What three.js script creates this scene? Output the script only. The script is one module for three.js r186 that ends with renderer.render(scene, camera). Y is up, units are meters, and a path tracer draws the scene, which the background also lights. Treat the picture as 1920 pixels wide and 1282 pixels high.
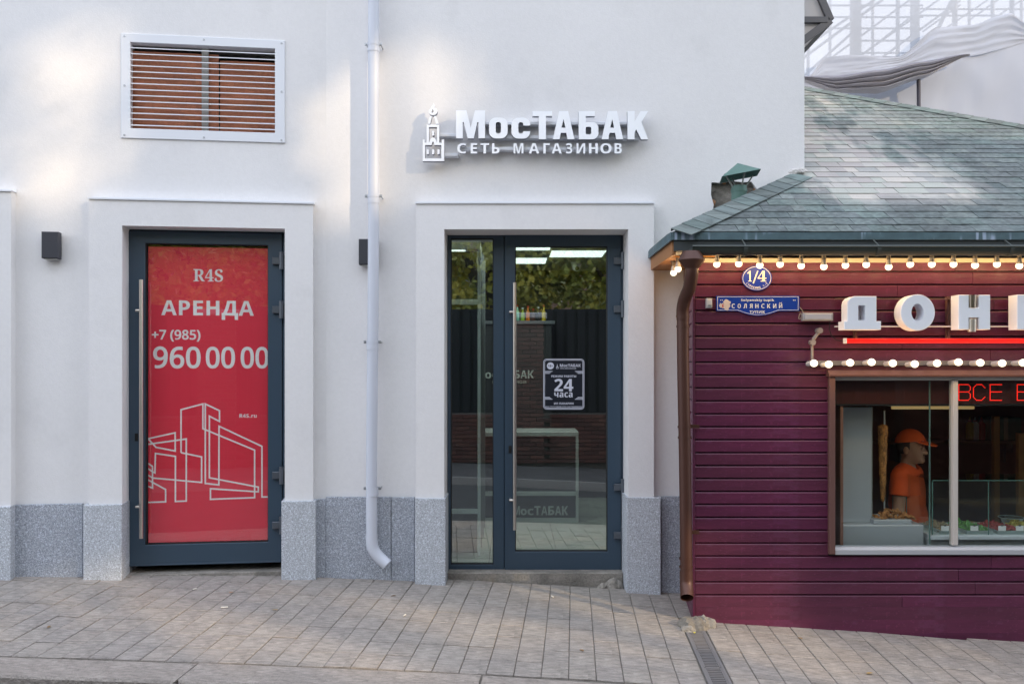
import * as THREE from 'three';
import { FontLoader } from 'three/addons/loaders/FontLoader.js';
import { MarchingCubes } from 'three/addons/objects/MarchingCubes.js';
import { mergeGeometries } from 'three/addons/utils/BufferGeometryUtils.js';
import { RectAreaLightUniformsLib } from 'three/addons/lights/RectAreaLightUniformsLib.js';
RectAreaLightUniformsLib.init();

// ---------------------------------------------------------------- camera, sky, sun, exposure
const scene = new THREE.Scene();
const EYE = new THREE.Vector3(0, 1.65, 7.08), FOCAL = 1700;          // 32 mm lens, eye height, 7.1 m from the facade
const camera = new THREE.PerspectiveCamera(41.27, 1024 / 683, 0.1, 400);
camera.position.copy(EYE);
camera.lookAt(0, 1.65, 0);
camera.setViewOffset(1024, 683, 0, -26.1, 1024, 683);                // vertical lens shift
const renderer = new THREE.WebGLRenderer({ antialias: true });
renderer.setSize(1024, 683);
renderer.toneMapping = THREE.LinearToneMapping;
renderer.toneMappingExposure = 0.69;
renderer.shadowMap.enabled = true;
{
  const w = 256, h = 128, d = new Float32Array(w * h * 4);
  for (let j = 0; j < h; j++) for (let i = 0; i < w; i++) {
    const el = ((j + 0.5) / h - 0.5) * Math.PI, s = Math.max(0, Math.sin(el)), k = (j * w + i) * 4;
    const t = Math.pow(s, 0.55);                                      // milky evening sky: pale at the horizon, bluer overhead
    d[k] = 3.55 - 0.85 * t; d[k + 1] = 3.57 - 0.58 * t; d[k + 2] = 3.72 - 0.1 * t; d[k + 3] = 1;
  }
  const sky = new THREE.DataTexture(d, w, h, THREE.RGBAFormat, THREE.FloatType);
  sky.mapping = THREE.EquirectangularReflectionMapping; sky.needsUpdate = true;
  scene.background = sky; scene.environment = sky;
}
const SUN = new THREE.Vector3(1.2, 0.6, 1).normalize();               // low sun over the trees across the street
const sun = new THREE.DirectionalLight(new THREE.Color(1, 0.77, 0.49), 4.4);
sun.position.copy(SUN).multiplyScalar(40); sun.target.position.set(0, 0, 0);
sun.castShadow = true; sun.shadow.radius = 1.5; sun.shadow.mapSize.set(4096, 4096);
Object.assign(sun.shadow.camera, { left: -16, right: 16, top: 14, bottom: -10, near: 1, far: 90 });
scene.add(sun, sun.target);

// ---------------------------------------------------------------- helpers
function rng(seed) { let a = seed >>> 0; return () => { a = (a + 0x6D2B79F5) | 0; let t = Math.imul(a ^ (a >>> 15), 1 | a); t = (t + Math.imul(t ^ (t >>> 7), 61 | t)) ^ t; return ((t ^ (t >>> 14)) >>> 0) / 4294967296; }; }
const R = rng(11), lerp = (a, b, t) => a + (b - a) * t, clamp = (x, a = 0, b = 1) => Math.min(b, Math.max(a, x));
const smooth = (a, b, x) => { const t = clamp((x - a) / (b - a)); return t * t * (3 - 2 * t); };
const V = (x, y, z) => new THREE.Vector3(x, y, z);
// upright planes of the place: origin and turn about the vertical
const W = { o: V(0, 0, 0), a: 0 };                                   // shop wall
const L = { o: V(-1.45, 0, 0), a: 0.131 };                           // the wing that bends towards the street
// photograph measurement -> metres on the plane at depth z of that frame
function hit(px, py, f = W, z = 0) {
  const c = Math.cos(f.a), s = Math.sin(f.a), d = V((px - 960) / FOCAL, (690 - py) / FOCAL, -1), e = EYE.clone().sub(f.o);
  const lx = (v) => v.x * c - v.z * s, lz = (v) => v.x * s + v.z * c;
  const t = (z - lz(e)) / lz(d);
  return [lx(e) + lx(d) * t, e.y + d.y * t + f.o.y];
}
const hx = (px, f, z, py = 690) => hit(px, py, f, z)[0];
const hy = (py, f, z, px = 960) => hit(px, py, f, z)[1];
const taken = new Map();
function numbered(n) { const k = taken.get(n) || 0; taken.set(n, k + 1); return k ? n + '_' + String(k).padStart(3, '0') : n; }
function mark(o, label, category, group, kind) {
  if (label) o.userData.label = label;
  if (category) o.userData.category = category;
  if (group) o.userData.group = group;
  if (kind) o.userData.kind = kind;
  return o;
}
function thing(name, label, category, f = W, group) {
  const g = new THREE.Group(); g.name = numbered(name); scene.add(g);
  g.position.copy(f.o); g.rotation.y = f.a;
  return mark(g, label, category, group);
}
function part(parent, name, geo, mat, f) {
  const m = new THREE.Mesh(geo, mat); m.name = name; m.castShadow = m.receiveShadow = true;
  if (f) { m.position.copy(f.o); m.rotation.y = f.a; }
  parent.add(m); return m;
}
function sub(parent, name, f) { const g = new THREE.Group(); g.name = name; if (f) { g.position.copy(f.o); g.rotation.y = f.a; } parent.add(g); return g; }
function solo(name, geo, mat, label, category, group, f, kind) {
  const m = part(scene, numbered(name), geo, mat, f); return mark(m, label, category, group, kind);
}
// moves the origin of a thing to the middle of its base
function settle(g) {
  g.updateMatrixWorld(true);
  const inv = g.matrixWorld.clone().invert(), b = new THREE.Box3();
  g.traverse((o) => { if (o.isMesh) { if (!o.geometry.boundingBox) o.geometry.computeBoundingBox(); b.union(o.geometry.boundingBox.clone().applyMatrix4(inv.clone().multiply(o.matrixWorld))); } });
  const c = V((b.min.x + b.max.x) / 2, b.min.y, (b.min.z + b.max.z) / 2);
  for (const k of g.children) k.position.sub(c);
  g.position.add(c.applyAxisAngle(V(0, 1, 0), g.rotation.y));
  return g;
}
// uv in metres by the way each face points
function uvM(g0, s = 1) {
  const g = g0.index ? g0.toNonIndexed() : g0, p = g.attributes.position, n = p.count, uv = new Float32Array(n * 2);
  const a = V(), b = V(), c = V();
  for (let i = 0; i < n; i += 3) {
    a.fromBufferAttribute(p, i); b.fromBufferAttribute(p, i + 1); c.fromBufferAttribute(p, i + 2);
    const nn = b.clone().sub(a).cross(c.clone().sub(a)), ax = Math.abs(nn.x), ay = Math.abs(nn.y), az = Math.abs(nn.z);
    [a, b, c].forEach((q, k) => {
      const [u, v] = az >= ax && az >= ay ? [q.x, q.y] : ax >= ay ? [q.z, q.y] : [q.x, q.z];
      uv[(i + k) * 2] = u * s; uv[(i + k) * 2 + 1] = v * s;
    });
  }
  g.setAttribute('uv', new THREE.BufferAttribute(uv, 2));
  return g;
}
function box(x0, x1, y0, y1, z0, z1, ch = 0) {                       // chamfered when ch > 0
  const w = x1 - x0, h = y1 - y0, d = z1 - z0, cx = (x0 + x1) / 2, cy = (y0 + y1) / 2, cz = (z0 + z1) / 2;
  if (!ch) return uvM(new THREE.BoxGeometry(w, h, d).translate(cx, cy, cz));
  const s = new THREE.Shape(), a = w / 2 - ch, b = h / 2 - ch;
  s.moveTo(-a, -b); s.lineTo(a, -b); s.lineTo(a, b); s.lineTo(-a, b); s.closePath();
  const g = new THREE.ExtrudeGeometry(s, { depth: d - 2 * ch, bevelEnabled: true, bevelThickness: ch, bevelSize: ch, bevelSegments: 1 });
  return uvM(g.translate(cx, cy, cz - d / 2 + ch));
}
function shapeOf(pts) { const s = new THREE.Shape(); pts.forEach(([x, y], i) => (i ? s.lineTo(x, y) : s.moveTo(x, y))); s.closePath(); return s; }
function holeOf(pts) { const s = new THREE.Path(); pts.forEach(([x, y], i) => (i ? s.lineTo(x, y) : s.moveTo(x, y))); s.closePath(); return s; }
function slab(pts, z0, z1, holes = [], bevel = 0) {
  const s = shapeOf(pts); for (const h of holes) s.holes.push(holeOf(h));
  const o = bevel ? { depth: z1 - z0 - 2 * bevel, bevelEnabled: true, bevelThickness: bevel, bevelSize: bevel, bevelOffset: -bevel, bevelSegments: 1 } : { depth: z1 - z0, bevelEnabled: false };
  return uvM(new THREE.ExtrudeGeometry(s, o).translate(0, 0, z0 + bevel));
}
const rect = (x0, x1, y0, y1) => [[x0, y0], [x1, y0], [x1, y1], [x0, y1]];
function tube(pts, r, seg = 40, rad = 14, closed = false) { return new THREE.TubeGeometry(new THREE.CatmullRomCurve3(pts, closed, 'centripetal'), seg, r, rad, closed); }
function rod(a, b, r, rad = 10, r2 = r) {
  const d = b.clone().sub(a), g = new THREE.CylinderGeometry(r2, r, d.length(), rad);
  g.applyQuaternion(new THREE.Quaternion().setFromUnitVectors(V(0, 1, 0), d.clone().normalize()));
  const m = a.clone().add(b).multiplyScalar(0.5); return g.translate(m.x, m.y, m.z);
}
// solid from a profile [z, y] run along x
function run(profile, x0, x1) {
  const s = shapeOf(profile.map(([z, y]) => [-z, y]));
  const g = new THREE.ExtrudeGeometry(s, { depth: x1 - x0, bevelEnabled: false });
  return uvM(g.rotateY(Math.PI / 2).translate(x0, 0, 0));
}
function mergeAll(list) { return mergeGeometries(list.map((g) => { const q = g.index ? g.toNonIndexed() : g; for (const k of Object.keys(q.attributes)) if (!['position', 'normal', 'uv'].includes(k)) q.deleteAttribute(k); return q; })); }

// ---- noise and textures
function lattice(seed, n) { const r = rng(seed), a = new Float32Array(n * n); for (let i = 0; i < n * n; i++) a[i] = r(); return a; }
const LAT = lattice(5, 256);
function vnoise(x, y, per) {
  const xi = Math.floor(x), yi = Math.floor(y), fx = x - xi, fy = y - yi, u = fx * fx * (3 - 2 * fx), v = fy * fy * (3 - 2 * fy);
  const m = (k) => ((k % per) + per) % per, g = (a, b) => LAT[(m(a) & 255) + 256 * (m(b) & 255)];
  return lerp(lerp(g(xi, yi), g(xi + 1, yi), u), lerp(g(xi, yi + 1), g(xi + 1, yi + 1), u), v);
}
function fbm(u, v, base, oct) { let s = 0, a = 0.5, t = 0, p = base; for (let i = 0; i < oct; i++) { s += a * vnoise(u * p + i * 17, v * p + i * 31, p); t += a; a *= 0.5; p *= 2; } return s / t; }
function tex(w, h, fn, srgb = true) {
  const d = new Uint8Array(w * h * 4);
  for (let j = 0; j < h; j++) for (let i = 0; i < w; i++) { const c = fn((i + 0.5) / w, (j + 0.5) / h, i, j), k = (j * w + i) * 4; for (let q = 0; q < 3; q++) d[k + q] = clamp(c[q]) * 255; d[k + 3] = 255; }
  const t = new THREE.DataTexture(d, w, h); t.magFilter = t.minFilter = THREE.LinearFilter; t.wrapS = t.wrapT = THREE.RepeatWrapping;
  if (srgb) t.colorSpace = THREE.SRGBColorSpace; t.needsUpdate = true; return t;
}
function rep(t, sx, sy = sx) { const c = t.clone(); c.repeat.set(sx, sy); c.needsUpdate = true; return c; }
function canvas(w, h, draw) { const c = document.createElement('canvas'); c.width = w; c.height = h; draw(c.getContext('2d'), w, h); const t = new THREE.CanvasTexture(c); t.colorSpace = THREE.SRGBColorSpace; t.magFilter = THREE.LinearFilter; return t; }
function fitText(x, str, font, x0, x1, yTop, yBase, fat = 0) {                // capital height and width fitted to a box
  x.save(); x.font = font.replace('#', '100px'); const m = x.measureText(str);
  const capH = x.measureText('H').actualBoundingBoxAscent, wd = m.actualBoundingBoxRight + m.actualBoundingBoxLeft;
  x.translate(x0, yBase); x.scale((x1 - x0) / wd, (yBase - yTop) / capH); x.fillText(str, m.actualBoundingBoxLeft, 0); if (fat) { x.lineWidth = fat; x.lineJoin = 'round'; x.strokeStyle = x.fillStyle; x.strokeText(str, m.actualBoundingBoxLeft, 0); } x.restore();
}
const lin = (r, g, b) => new THREE.Color().setRGB(r, g, b);
const M = (color, o = {}) => new THREE.MeshStandardMaterial({ color: Array.isArray(color) ? lin(...color) : color, roughness: 0.7, metalness: 0, ...o });

const stuccoC = tex(1024, 1024, (u, v) => { const n = 0.96 + 0.03 * fbm(u, v, 4, 5) - 0.015 * smooth(0.62, 0.8, fbm(u + 0.3, v, 9, 4)) + 0.02 * (fbm(u, v, 128, 2) - 0.5); return [n, n, n * 0.997]; });
const stuccoB = tex(1024, 1024, (u, v) => { const n = 0.5 * fbm(u, v, 200, 2) + 0.5 * fbm(u, v, 24, 3); return [n, n, n]; }, false);
const stucco = M([0.775, 0.765, 0.77], { map: rep(stuccoC, 0.4), bumpMap: rep(stuccoB, 0.8), bumpScale: 0.0012, roughness: 0.85 });
const gr = rng(77);
const graniteC = tex(768, 768, (u, v) => { const a = fbm(u, v, 110, 2), b = fbm(u + 0.37, v + 0.11, 190, 2), c = gr(); let n = 0.78 + 0.18 * (a - 0.5); if (b > 0.65) n -= 0.2; if (a > 0.65) n += 0.1; if (c > 0.95) n -= 0.2; return [n * 0.97, n * 0.99, n * 1.02]; });
const graniteB = tex(512, 512, (u, v) => { const n = fbm(u, v, 120, 2); return [n, n, n]; }, false);
const granite = M([0.92, 0.93, 0.94], { map: rep(graniteC, 2), bumpMap: rep(graniteB, 1.6), bumpScale: 0.004, roughness: 0.7 });
const graniteDark = M([0.7, 0.72, 0.76], { map: rep(graniteC, 1.5), bumpMap: rep(graniteB, 1.6), bumpScale: 0.004, roughness: 0.6 });
const paverB = tex(512, 512, (u, v) => { const n = 0.6 * fbm(u, v, 90, 2) + 0.4 * fbm(u, v, 12, 3); return [n, n, n]; }, false);
const paverC = tex(1024, 1024, (u, v) => { const c = fbm(u, v, 6, 4), g = fbm(u + 0.2, v + 0.6, 200, 2), f = fbm(u * 0.25, v, 96, 3), q = fbm(u + 0.7, v + 0.1, 22, 3); let n = 0.74 + 0.12 * (c - 0.5) + 0.2 * (g - 0.5) + 0.26 * (f - 0.5); if (g > 0.66) n -= 0.09; n -= 0.05 * smooth(0.66, 0.8, q); return [n * 1.015, n * 0.985, n * 0.955]; });
const paverTones = [[0.55, 0.53, 0.51], [0.53, 0.512, 0.495], [0.565, 0.545, 0.52], [0.54, 0.522, 0.508], [0.56, 0.53, 0.5]].map((c) => M(c, { map: rep(paverC, 0.8), bumpMap: rep(paverB, 1.5), bumpScale: 0.004, roughness: 0.8 }));
const anthracite = M([0.034, 0.06, 0.09], { roughness: 0.38 });
const anthraciteD = M([0.03, 0.046, 0.066], { roughness: 0.45 });
const rubber = M([0.008, 0.008, 0.009], { roughness: 0.8 });
const steel = M([0.66, 0.62, 0.56], { metalness: 1, roughness: 0.32 });
const greySteel = M([0.42, 0.44, 0.46], { metalness: 0.85, roughness: 0.42 });
const paintGrey = M([0.56, 0.59, 0.66], { roughness: 0.42 });
const whiteMetal = M([0.7, 0.72, 0.76], { roughness: 0.45 });
const signWhite = M([0.9, 0.92, 0.95], { roughness: 0.35 });
const signEdge = M([0.28, 0.29, 0.33], { roughness: 0.5 });
const concreteC = tex(512, 512, (u, v) => { const n = 0.62 + 0.3 * (fbm(u, v, 8, 5) - 0.5) + 0.14 * (fbm(u, v, 90, 2) - 0.5); return [n, n * 0.97, n * 0.92]; });
const concrete = M([0.7, 0.69, 0.68], { map: rep(concreteC, 1), bumpMap: rep(paverB, 2), bumpScale: 0.01, roughness: 0.92 });
const glass = new THREE.MeshPhysicalMaterial({ color: lin(0.86, 0.93, 0.9), transmission: 1, thickness: 0, roughness: 0, ior: 2.9, metalness: 0 });
const clearGlass = new THREE.MeshPhysicalMaterial({ color: lin(0.985, 0.99, 0.985), transmission: 1, thickness: 0, roughness: 0, ior: 1.75 });
const thinGlass = new THREE.MeshPhysicalMaterial({ color: lin(0.93, 0.98, 0.96), transmission: 1, thickness: 0, roughness: 0, ior: 1.55 });

const font = await new FontLoader().loadAsync('fonts/droid/droid_sans_bold.typeface.json');
function glyph(ch, x0, x1, y0, y1, z0, z1) {
  const g = new THREE.ExtrudeGeometry(font.generateShapes(ch, 1), { depth: 1, bevelEnabled: false, curveSegments: 8 });
  g.computeBoundingBox(); const b = g.boundingBox;
  g.translate(-b.min.x, -b.min.y, 0).scale((x1 - x0) / (b.max.x - b.min.x), (y1 - y0) / (b.max.y - b.min.y), z1 - z0).translate(x0, y0, z0);
  g.computeVertexNormals(); return g;
}

// ---------------------------------------------------------------- ground: street falling gently to the right
const tab = (T, x) => { if (x <= T[0][0]) return T[0][1] + (x - T[0][0]) * (T[1][1] - T[0][1]) / (T[1][0] - T[0][0]); for (let i = 1; i < T.length; i++) if (x <= T[i][0] || i === T.length - 1) return lerp(T[i - 1][1], T[i][1], (x - T[i - 1][0]) / (T[i][0] - T[i - 1][0])); };
const wallY = [[-3.83, 0.121], [-2.92, 0.078], [-1.45, 0.025], [-0.5, -0.017], [0.92, -0.079], [1.3, -0.098], [2.5, -0.17], [4, -0.262]];
const kerbY = [[-2.93, 0.01], [-0.95, -0.01], [0.45, -0.05], [1.25, -0.092], [2.5, -0.17], [4, -0.268]];
const kerbZ = (x) => 2.03 + 0.068 * (x + 0.95);
const groundY = (x, z) => lerp(tab(kerbY, x), tab(wallY, x), clamp((kerbZ(x) - z) / kerbZ(x), -0.2, 1.4));
const PHI = 0.068, cP = Math.cos(PHI), sP = Math.sin(PHI), B0 = [-0.143, 2.085];
const pav = (s, t) => [B0[0] + s * cP + t * sP, B0[1] + s * sP - t * cP];

const asphaltC = tex(512, 512, (u, v) => { const n = 0.34 + 0.16 * (fbm(u, v, 128, 2) - 0.5) + 0.1 * (fbm(u, v, 6, 4) - 0.5); return [n, n, n * 1.02]; });
solo('ground', uvM(new THREE.PlaneGeometry(300, 300).rotateX(-Math.PI / 2).translate(0, -0.75, 0)), M([0.12, 0.12, 0.11], { roughness: 0.95 }), 'dark earth running under the street to the horizon', 'ground', null, null, 'structure');
function sheet(x0, x1, nx, zf0, zf1, nz, yf) {                        // a warped sheet over a strip
  const p = [], uv = [], ix = [];
  for (let i = 0; i <= nx; i++) for (let j = 0; j <= nz; j++) { const x = lerp(x0, x1, i / nx), z = lerp(zf0(x), zf1(x), j / nz); p.push(x, yf(x, z), z); uv.push(x, z); }
  for (let i = 0; i < nx; i++) for (let j = 0; j < nz; j++) { const a = i * (nz + 1) + j, b = a + nz + 1; ix.push(a, a + 1, b, b, a + 1, b + 1); }
  const g = new THREE.BufferGeometry(); g.setAttribute('position', new THREE.Float32BufferAttribute(p, 3)); g.setAttribute('uv', new THREE.Float32BufferAttribute(uv, 2)); g.setIndex(ix); g.computeVertexNormals(); return g;
}
solo('road', sheet(-22, 26, 48, (x) => kerbZ(x) + 0.24, () => 6.4, 6, (x, z) => tab(kerbY, x) - 0.13 - 0.01 * Math.sin(x)), M([0.5, 0.5, 0.5], { map: rep(asphaltC, 0.7), roughness: 0.9 }), 'grey asphalt road in front of the kerb', 'road', null, null, 'structure');
solo('far_pavement', sheet(-22, 26, 48, () => 6.4, () => 9.2, 3, (x) => tab(kerbY, x) - 0.02), M([0.62, 0.6, 0.6], { map: rep(asphaltC, 0.9), roughness: 0.9 }), 'pavement across the street along the fence', 'pavement', null, null, 'structure');

solo('far_kerb', sheet(-22, 26, 48, () => 6.28, () => 6.43, 4, (x, z) => tab(kerbY, x) - (z < 6.31 ? 0.16 : 0.014)), M([0.17, 0.165, 0.16], { roughness: 0.9 }), 'granite kerb across the street', 'kerb', null, null, 'structure');
{ // the near pavement: every paver a piece
  const pave = new THREE.Group(); pave.name = 'pavement'; scene.add(pave);
  mark(pave, 'sloping pavement of long grey concrete pavers before the facade', 'pavement', null, 'structure');
  const bed = part(pave, 'joint_sand', sheet(-6.4, 6.2, 60, (x) => -0.6, (x) => kerbZ(x) + 0.27, 12, (x, z) => groundY(x, z) - 0.012), M([0.17, 0.155, 0.135], { roughness: 1 }));
  const cw = 0.1515, rl = 0.24, gap = 0.0045, H = 0.06;
  const paverGeo = (w, d, ch, seed) => {                             // 18 triangles: top, four arrises, four sides
    const r = rng(seed), a = w / 2, b = d / 2, c = ch, y1 = -ch * 0.8, P = [], j = () => (r() - 0.5) * 0.002;
    const top = [[-a + c, 0, -b + c], [a - c, 0, -b + c], [a - c, 0, b - c], [-a + c, 0, b - c]].map(([x, y, z]) => [x + j(), y, z + j()]), mid = [[-a, y1, -b], [a, y1, -b], [a, y1, b], [-a, y1, b]], bot = mid.map(([x, , z]) => [x, -H, z]);
    const quad = (p, q, s, t) => P.push(...p, ...s, ...q, ...p, ...t, ...s);
    quad(top[0], top[1], top[2], top[3]);
    for (let k = 0; k < 4; k++) { const n = (k + 1) % 4; quad(mid[k], mid[n], top[n], top[k]); quad(bot[k], bot[n], mid[n], mid[k]); }
    const g = new THREE.BufferGeometry(); g.setAttribute('position', new THREE.Float32BufferAttribute(P, 3)); g.computeVertexNormals();
    uvM(g); const uv = g.attributes.uv; for (let i = 0; i < uv.count; i++) uv.setXY(i, uv.getX(i) + seed * 0.37, uv.getY(i) + seed * 0.61);
    return g;
  };
  const geos = [0, 1, 2, 3, 4, 5, 6, 7].map((k) => paverGeo(cw - 0.0038, rl - 0.0075, 0.004, 40 + k)), list = [];
  for (let c = -36; c < 42; c++) for (let r = 0; r < 12; r++) {
    const s = (c + 0.5) * cw, t = (r + 0.5) * rl, [x, z] = pav(s, t);
    if (x < -5.6 || x > 5.6) continue;
    if (x < -1.45 ? z < (-(x + 1.45)) * Math.tan(L.a) - 0.15 : x > 1.2 && x > lerp(1.34, 1.25, z / 0.83) + 0.05 ? z < 0.74 : z < -0.1) continue;
    if (Math.abs(s - (8 + 0.5) * cw) < 0.01 && z > 0.76) continue;      // the drain lies in this course
    const vx = x / (EYE.z - z), show = 1 / Math.pow(EYE.z - z, 2) * (Math.abs(vx) < 0.6 ? 1 : 0.01);
    list.push({ x, z, show, tone: Math.floor(R() * 5), v: Math.floor(R() * 8), jy: (R() - 0.5) * 0.005, jt: (R() - 0.5) * 0.014, jr: (R() - 0.5) * 0.01 });
  }
  list.sort((p, q) => q.show - p.show);
  const rest = [];
  list.forEach((p, i) => {
    const y = groundY(p.x, p.z), e = 0.05, n = V(-(groundY(p.x + e, p.z) - y) / e + p.jt, 1, -(groundY(p.x, p.z + e) - y) / e + p.jr).normalize();
    const q = new THREE.Quaternion().setFromUnitVectors(V(0, 1, 0), n).multiply(new THREE.Quaternion().setFromAxisAngle(V(0, 1, 0), -PHI + (p.v > 3 ? Math.PI : 0)));
    if (i < 298) { const m = part(pave, 'paver', geos[p.v], paverTones[p.tone]); m.position.set(p.x, y + p.jy, p.z); m.quaternion.copy(q); }
    else rest.push(geos[p.v].clone().applyMatrix4(new THREE.Matrix4().compose(V(p.x, y + p.jy, p.z), q, V(1, 1, 1))));
  });
  const m = part(pave, 'further_pavers', mergeAll(rest), paverTones[0]); m.userData.kind = 'stuff';
  // granite kerb stones
  const kerb = new THREE.Group(); kerb.name = 'kerb'; scene.add(kerb);
  mark(kerb, 'wide granite kerb stones along the road', 'kerb', null, 'structure');
  const kerbMat = M([0.55, 0.52, 0.495], { map: rep(paverC, 1.3), bumpMap: rep(graniteB, 1.2), bumpScale: 0.006, roughness: 0.88 });
  for (let k = -4; k < 5; k++) {
    const s0 = -1.62 + k * 1.6 + 0.006, s1 = s0 + 1.588, [xa, za] = pav((s0 + s1) / 2, -0.155);
    const g = box(-0.794, 0.794, -0.3, 0, -0.15, 0.15, 0.014), y0 = tab(kerbY, xa - 0.79), y1 = tab(kerbY, xa + 0.79);
    const o = part(kerb, 'kerb_stone', g, kerbMat); o.position.set(xa, (y0 + y1) / 2 - 0.002 + (R() - 0.5) * 0.006, za); o.rotation.set(0, -PHI, Math.atan2(y1 - y0, 1.58), 'YZX');
  }
}
{ // drain channel
  const g = thing('drain_channel', 'narrow cast iron slot drain running down the pavement from the brown downpipe', 'drain');
  const iron = M([0.2, 0.19, 0.19], { roughness: 0.75, metalness: 0.3 }), cw = 0.1515, s = 8.5 * cw, bars = [];
  const L0 = 0.02, L1 = 1.4, ends = [pav(s, L0), pav(s, L1)], yA = groundY(...ends[0]), yB = groundY(...ends[1]), len = L1 - L0;
  const put = (geo) => geo.rotateX(Math.atan2(yB - yA, len)).rotateY(-PHI).translate((ends[0][0] + ends[1][0]) / 2, (yA + yB) / 2, (ends[0][1] + ends[1][1]) / 2);
  for (const k of [-1, 1]) part(g, 'channel_rim', put(box(k * 0.058 - 0.008, k * 0.058 + 0.008, -0.05, 0.001, -len / 2, len / 2, 0.002)), iron);
  part(g, 'channel_bed', put(box(-0.05, 0.05, -0.05, -0.022, -len / 2, len / 2)), M([0.22, 0.21, 0.2], { roughness: 1 }));
  for (let k = 0; k < 4; k++) {
    const b = [], z0 = -len / 2 + k * len / 4 + 0.004, z1 = z0 + len / 4 - 0.008;
    b.push(put(box(-0.049, -0.04, -0.018, 0, z0, z1)), put(box(0.04, 0.049, -0.018, 0, z0, z1)), put(box(-0.0385, 0.0385, -0.018, -0.0006, z0, z0 + 0.014)));
    for (let z = z0 + 0.026; z < z1 - 0.008; z += 0.03) b.push(put(box(-0.0385, 0.0385, -0.018, -0.0008, z, z + 0.015)));
    part(g, 'grate', mergeAll(b), iron);
  }
}

// ---------------------------------------------------------------- the white building
const building = thing('white_building', 'white rendered building with granite plinth and two glazed doors', 'building');
const CZ = 0.085, DZ = -0.23;                                          // casings stand proud, doors sit back
const top = 7.2;
const tobacco = { x0: hx(833, W, CZ), x1: hx(1178, W, CZ), y1: hy(430, W, CZ) };
const rent = { x0: hx(229, L, CZ), x1: hx(534, L, CZ), y1: (hit(229, 422, L, CZ)[1] + hit(534, 430, L, CZ)[1]) / 2 };
const vent = { x0: (hx(244, L, 0, 80) + hx(246, L, 0, 243)) / 2, x1: hx(516, L, 0), y0: (hit(246, 243, L, 0)[1] + hit(517, 249, L, 0)[1]) / 2, y1: (hit(244, 79, L, 0)[1] + hit(515, 94, L, 0)[1]) / 2 };
const breakPts = [[1334, 342], [1350, 343], [1372, 339], [1392, 342], [1409, 341], [1417, 352], [1424, 366], [1420, 400], [1336, 402], [1338, 384], [1333, 366]].map(([a, b]) => hit(a, b, W, 0));
part(building, 'wall', slab(rect(-1.45, 2.283, -0.6, top), -0.34, 0, [rect(tobacco.x0, tobacco.x1, -0.5, tobacco.y1), breakPts]), stucco);
part(building, 'wall', slab(rect(-6.5, 0, -0.6, top), -0.34, 0, [rect(rent.x0, rent.x1, -0.5, rent.y1), rect(vent.x0 - 0.02, vent.x1 + 0.02, vent.y0 - 0.02, vent.y1 + 0.02)]), stucco, L);
part(building, 'side_wall', box(1.96, 2.283, -0.6, top, -9, -0.345), stucco);
part(building, 'rear_wall', box(-7.5, 1.95, -0.6, top, -9, -8.7), stucco);
part(building, 'end_wall', box(-7.9, -7.6, -0.6, top, -9, 0.6), stucco);
part(building, 'roof_slab', slab([[-8.1, -0.85], [-1.45, 0.05], [2.35, 0.05], [2.35, 9.1], [-8.1, 9.1]].map(([a, b]) => [a, b]), 0, 0.25).rotateX(-Math.PI / 2).translate(0, top, 0), stucco);
{ // what the broken render shows
  const r = rng(3), [cx, cy] = hit(1376, 372, W, 0), g = new THREE.PlaneGeometry(0.42, 0.3, 26, 20), p = g.attributes.position;
  for (let i = 0; i < p.count; i++) p.setZ(i, 0.05 * (fbm(p.getX(i) * 2 + 0.3, p.getY(i) * 2 + 0.7, 6, 4) - 0.5));
  g.computeVertexNormals(); part(building, 'bare_masonry', g.translate(cx, cy, -0.05), concrete);
  for (let k = 0; k < 13; k++) {                                       // crumbling lips of old plaster and brick along the edge
    const e = breakPts[k % breakPts.length], e2 = breakPts[(k + 1) % breakPts.length], t = r(), s = 0.012 + 0.02 * r();
    const b = new THREE.IcosahedronGeometry(s, 1), q = b.attributes.position; for (let i = 0; i < q.count; i++) { const n = 0.75 + 0.5 * vnoise(q.getX(i) * 90 + k * 3, q.getY(i) * 90 + q.getZ(i) * 70, 64); q.setXYZ(i, q.getX(i) * n * 1.3, q.getY(i) * n, q.getZ(i) * n * 0.7); }
    b.computeVertexNormals(); part(building, 'broken_plaster', b.translate(lerp(e[0], e2[0], t), lerp(e[1], e2[1], t), -0.035), k % 4 === 1 ? M([0.3, 0.16, 0.08], { roughness: 1 }) : concrete);
  }
}
function casing(f, x0, x1, y1, o, yb) {                               // render surround with a metal drip strip
  const pts = o ? [[x0, yb], [o.x0, yb], [o.x0, o.y1], [o.x1, o.y1], [o.x1, yb], [x1, yb], [x1, y1], [x0, y1]] : rect(x0, x1, yb, y1);
  part(building, 'door_surround', slab(pts, 0.0, CZ), stucco, f);
  const fl = sub(building, 'drip_strip', f), w = x1 - x0;
  part(fl, 'strip', mergeAll([box(x0 - 0.006, x1 + 0.006, y1 + 0.001, y1 + 0.006, 0.001, CZ + 0.012), box(x0 - 0.006, x1 + 0.006, y1 - 0.006, y1 + 0.001, CZ + 0.008, CZ + 0.012), box(x0 - 0.006, x1 + 0.006, y1 + 0.006, y1 + 0.028, 0.001, 0.006)]), whiteMetal);
  for (let k = 0; k < 5; k++) part(fl, 'rivet', new THREE.SphereGeometry(0.0045, 8, 6).scale(1, 1, 0.6).translate(x0 + 0.04 + k * (w - 0.08) / 4, y1 + 0.018, 0.006), greySteel);
}
const gy = (px, f) => 0;
casing(W, hx(780, W, CZ), hx(1226, W, CZ), hy(381, W, CZ), tobacco, hy(935, W, CZ));
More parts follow.
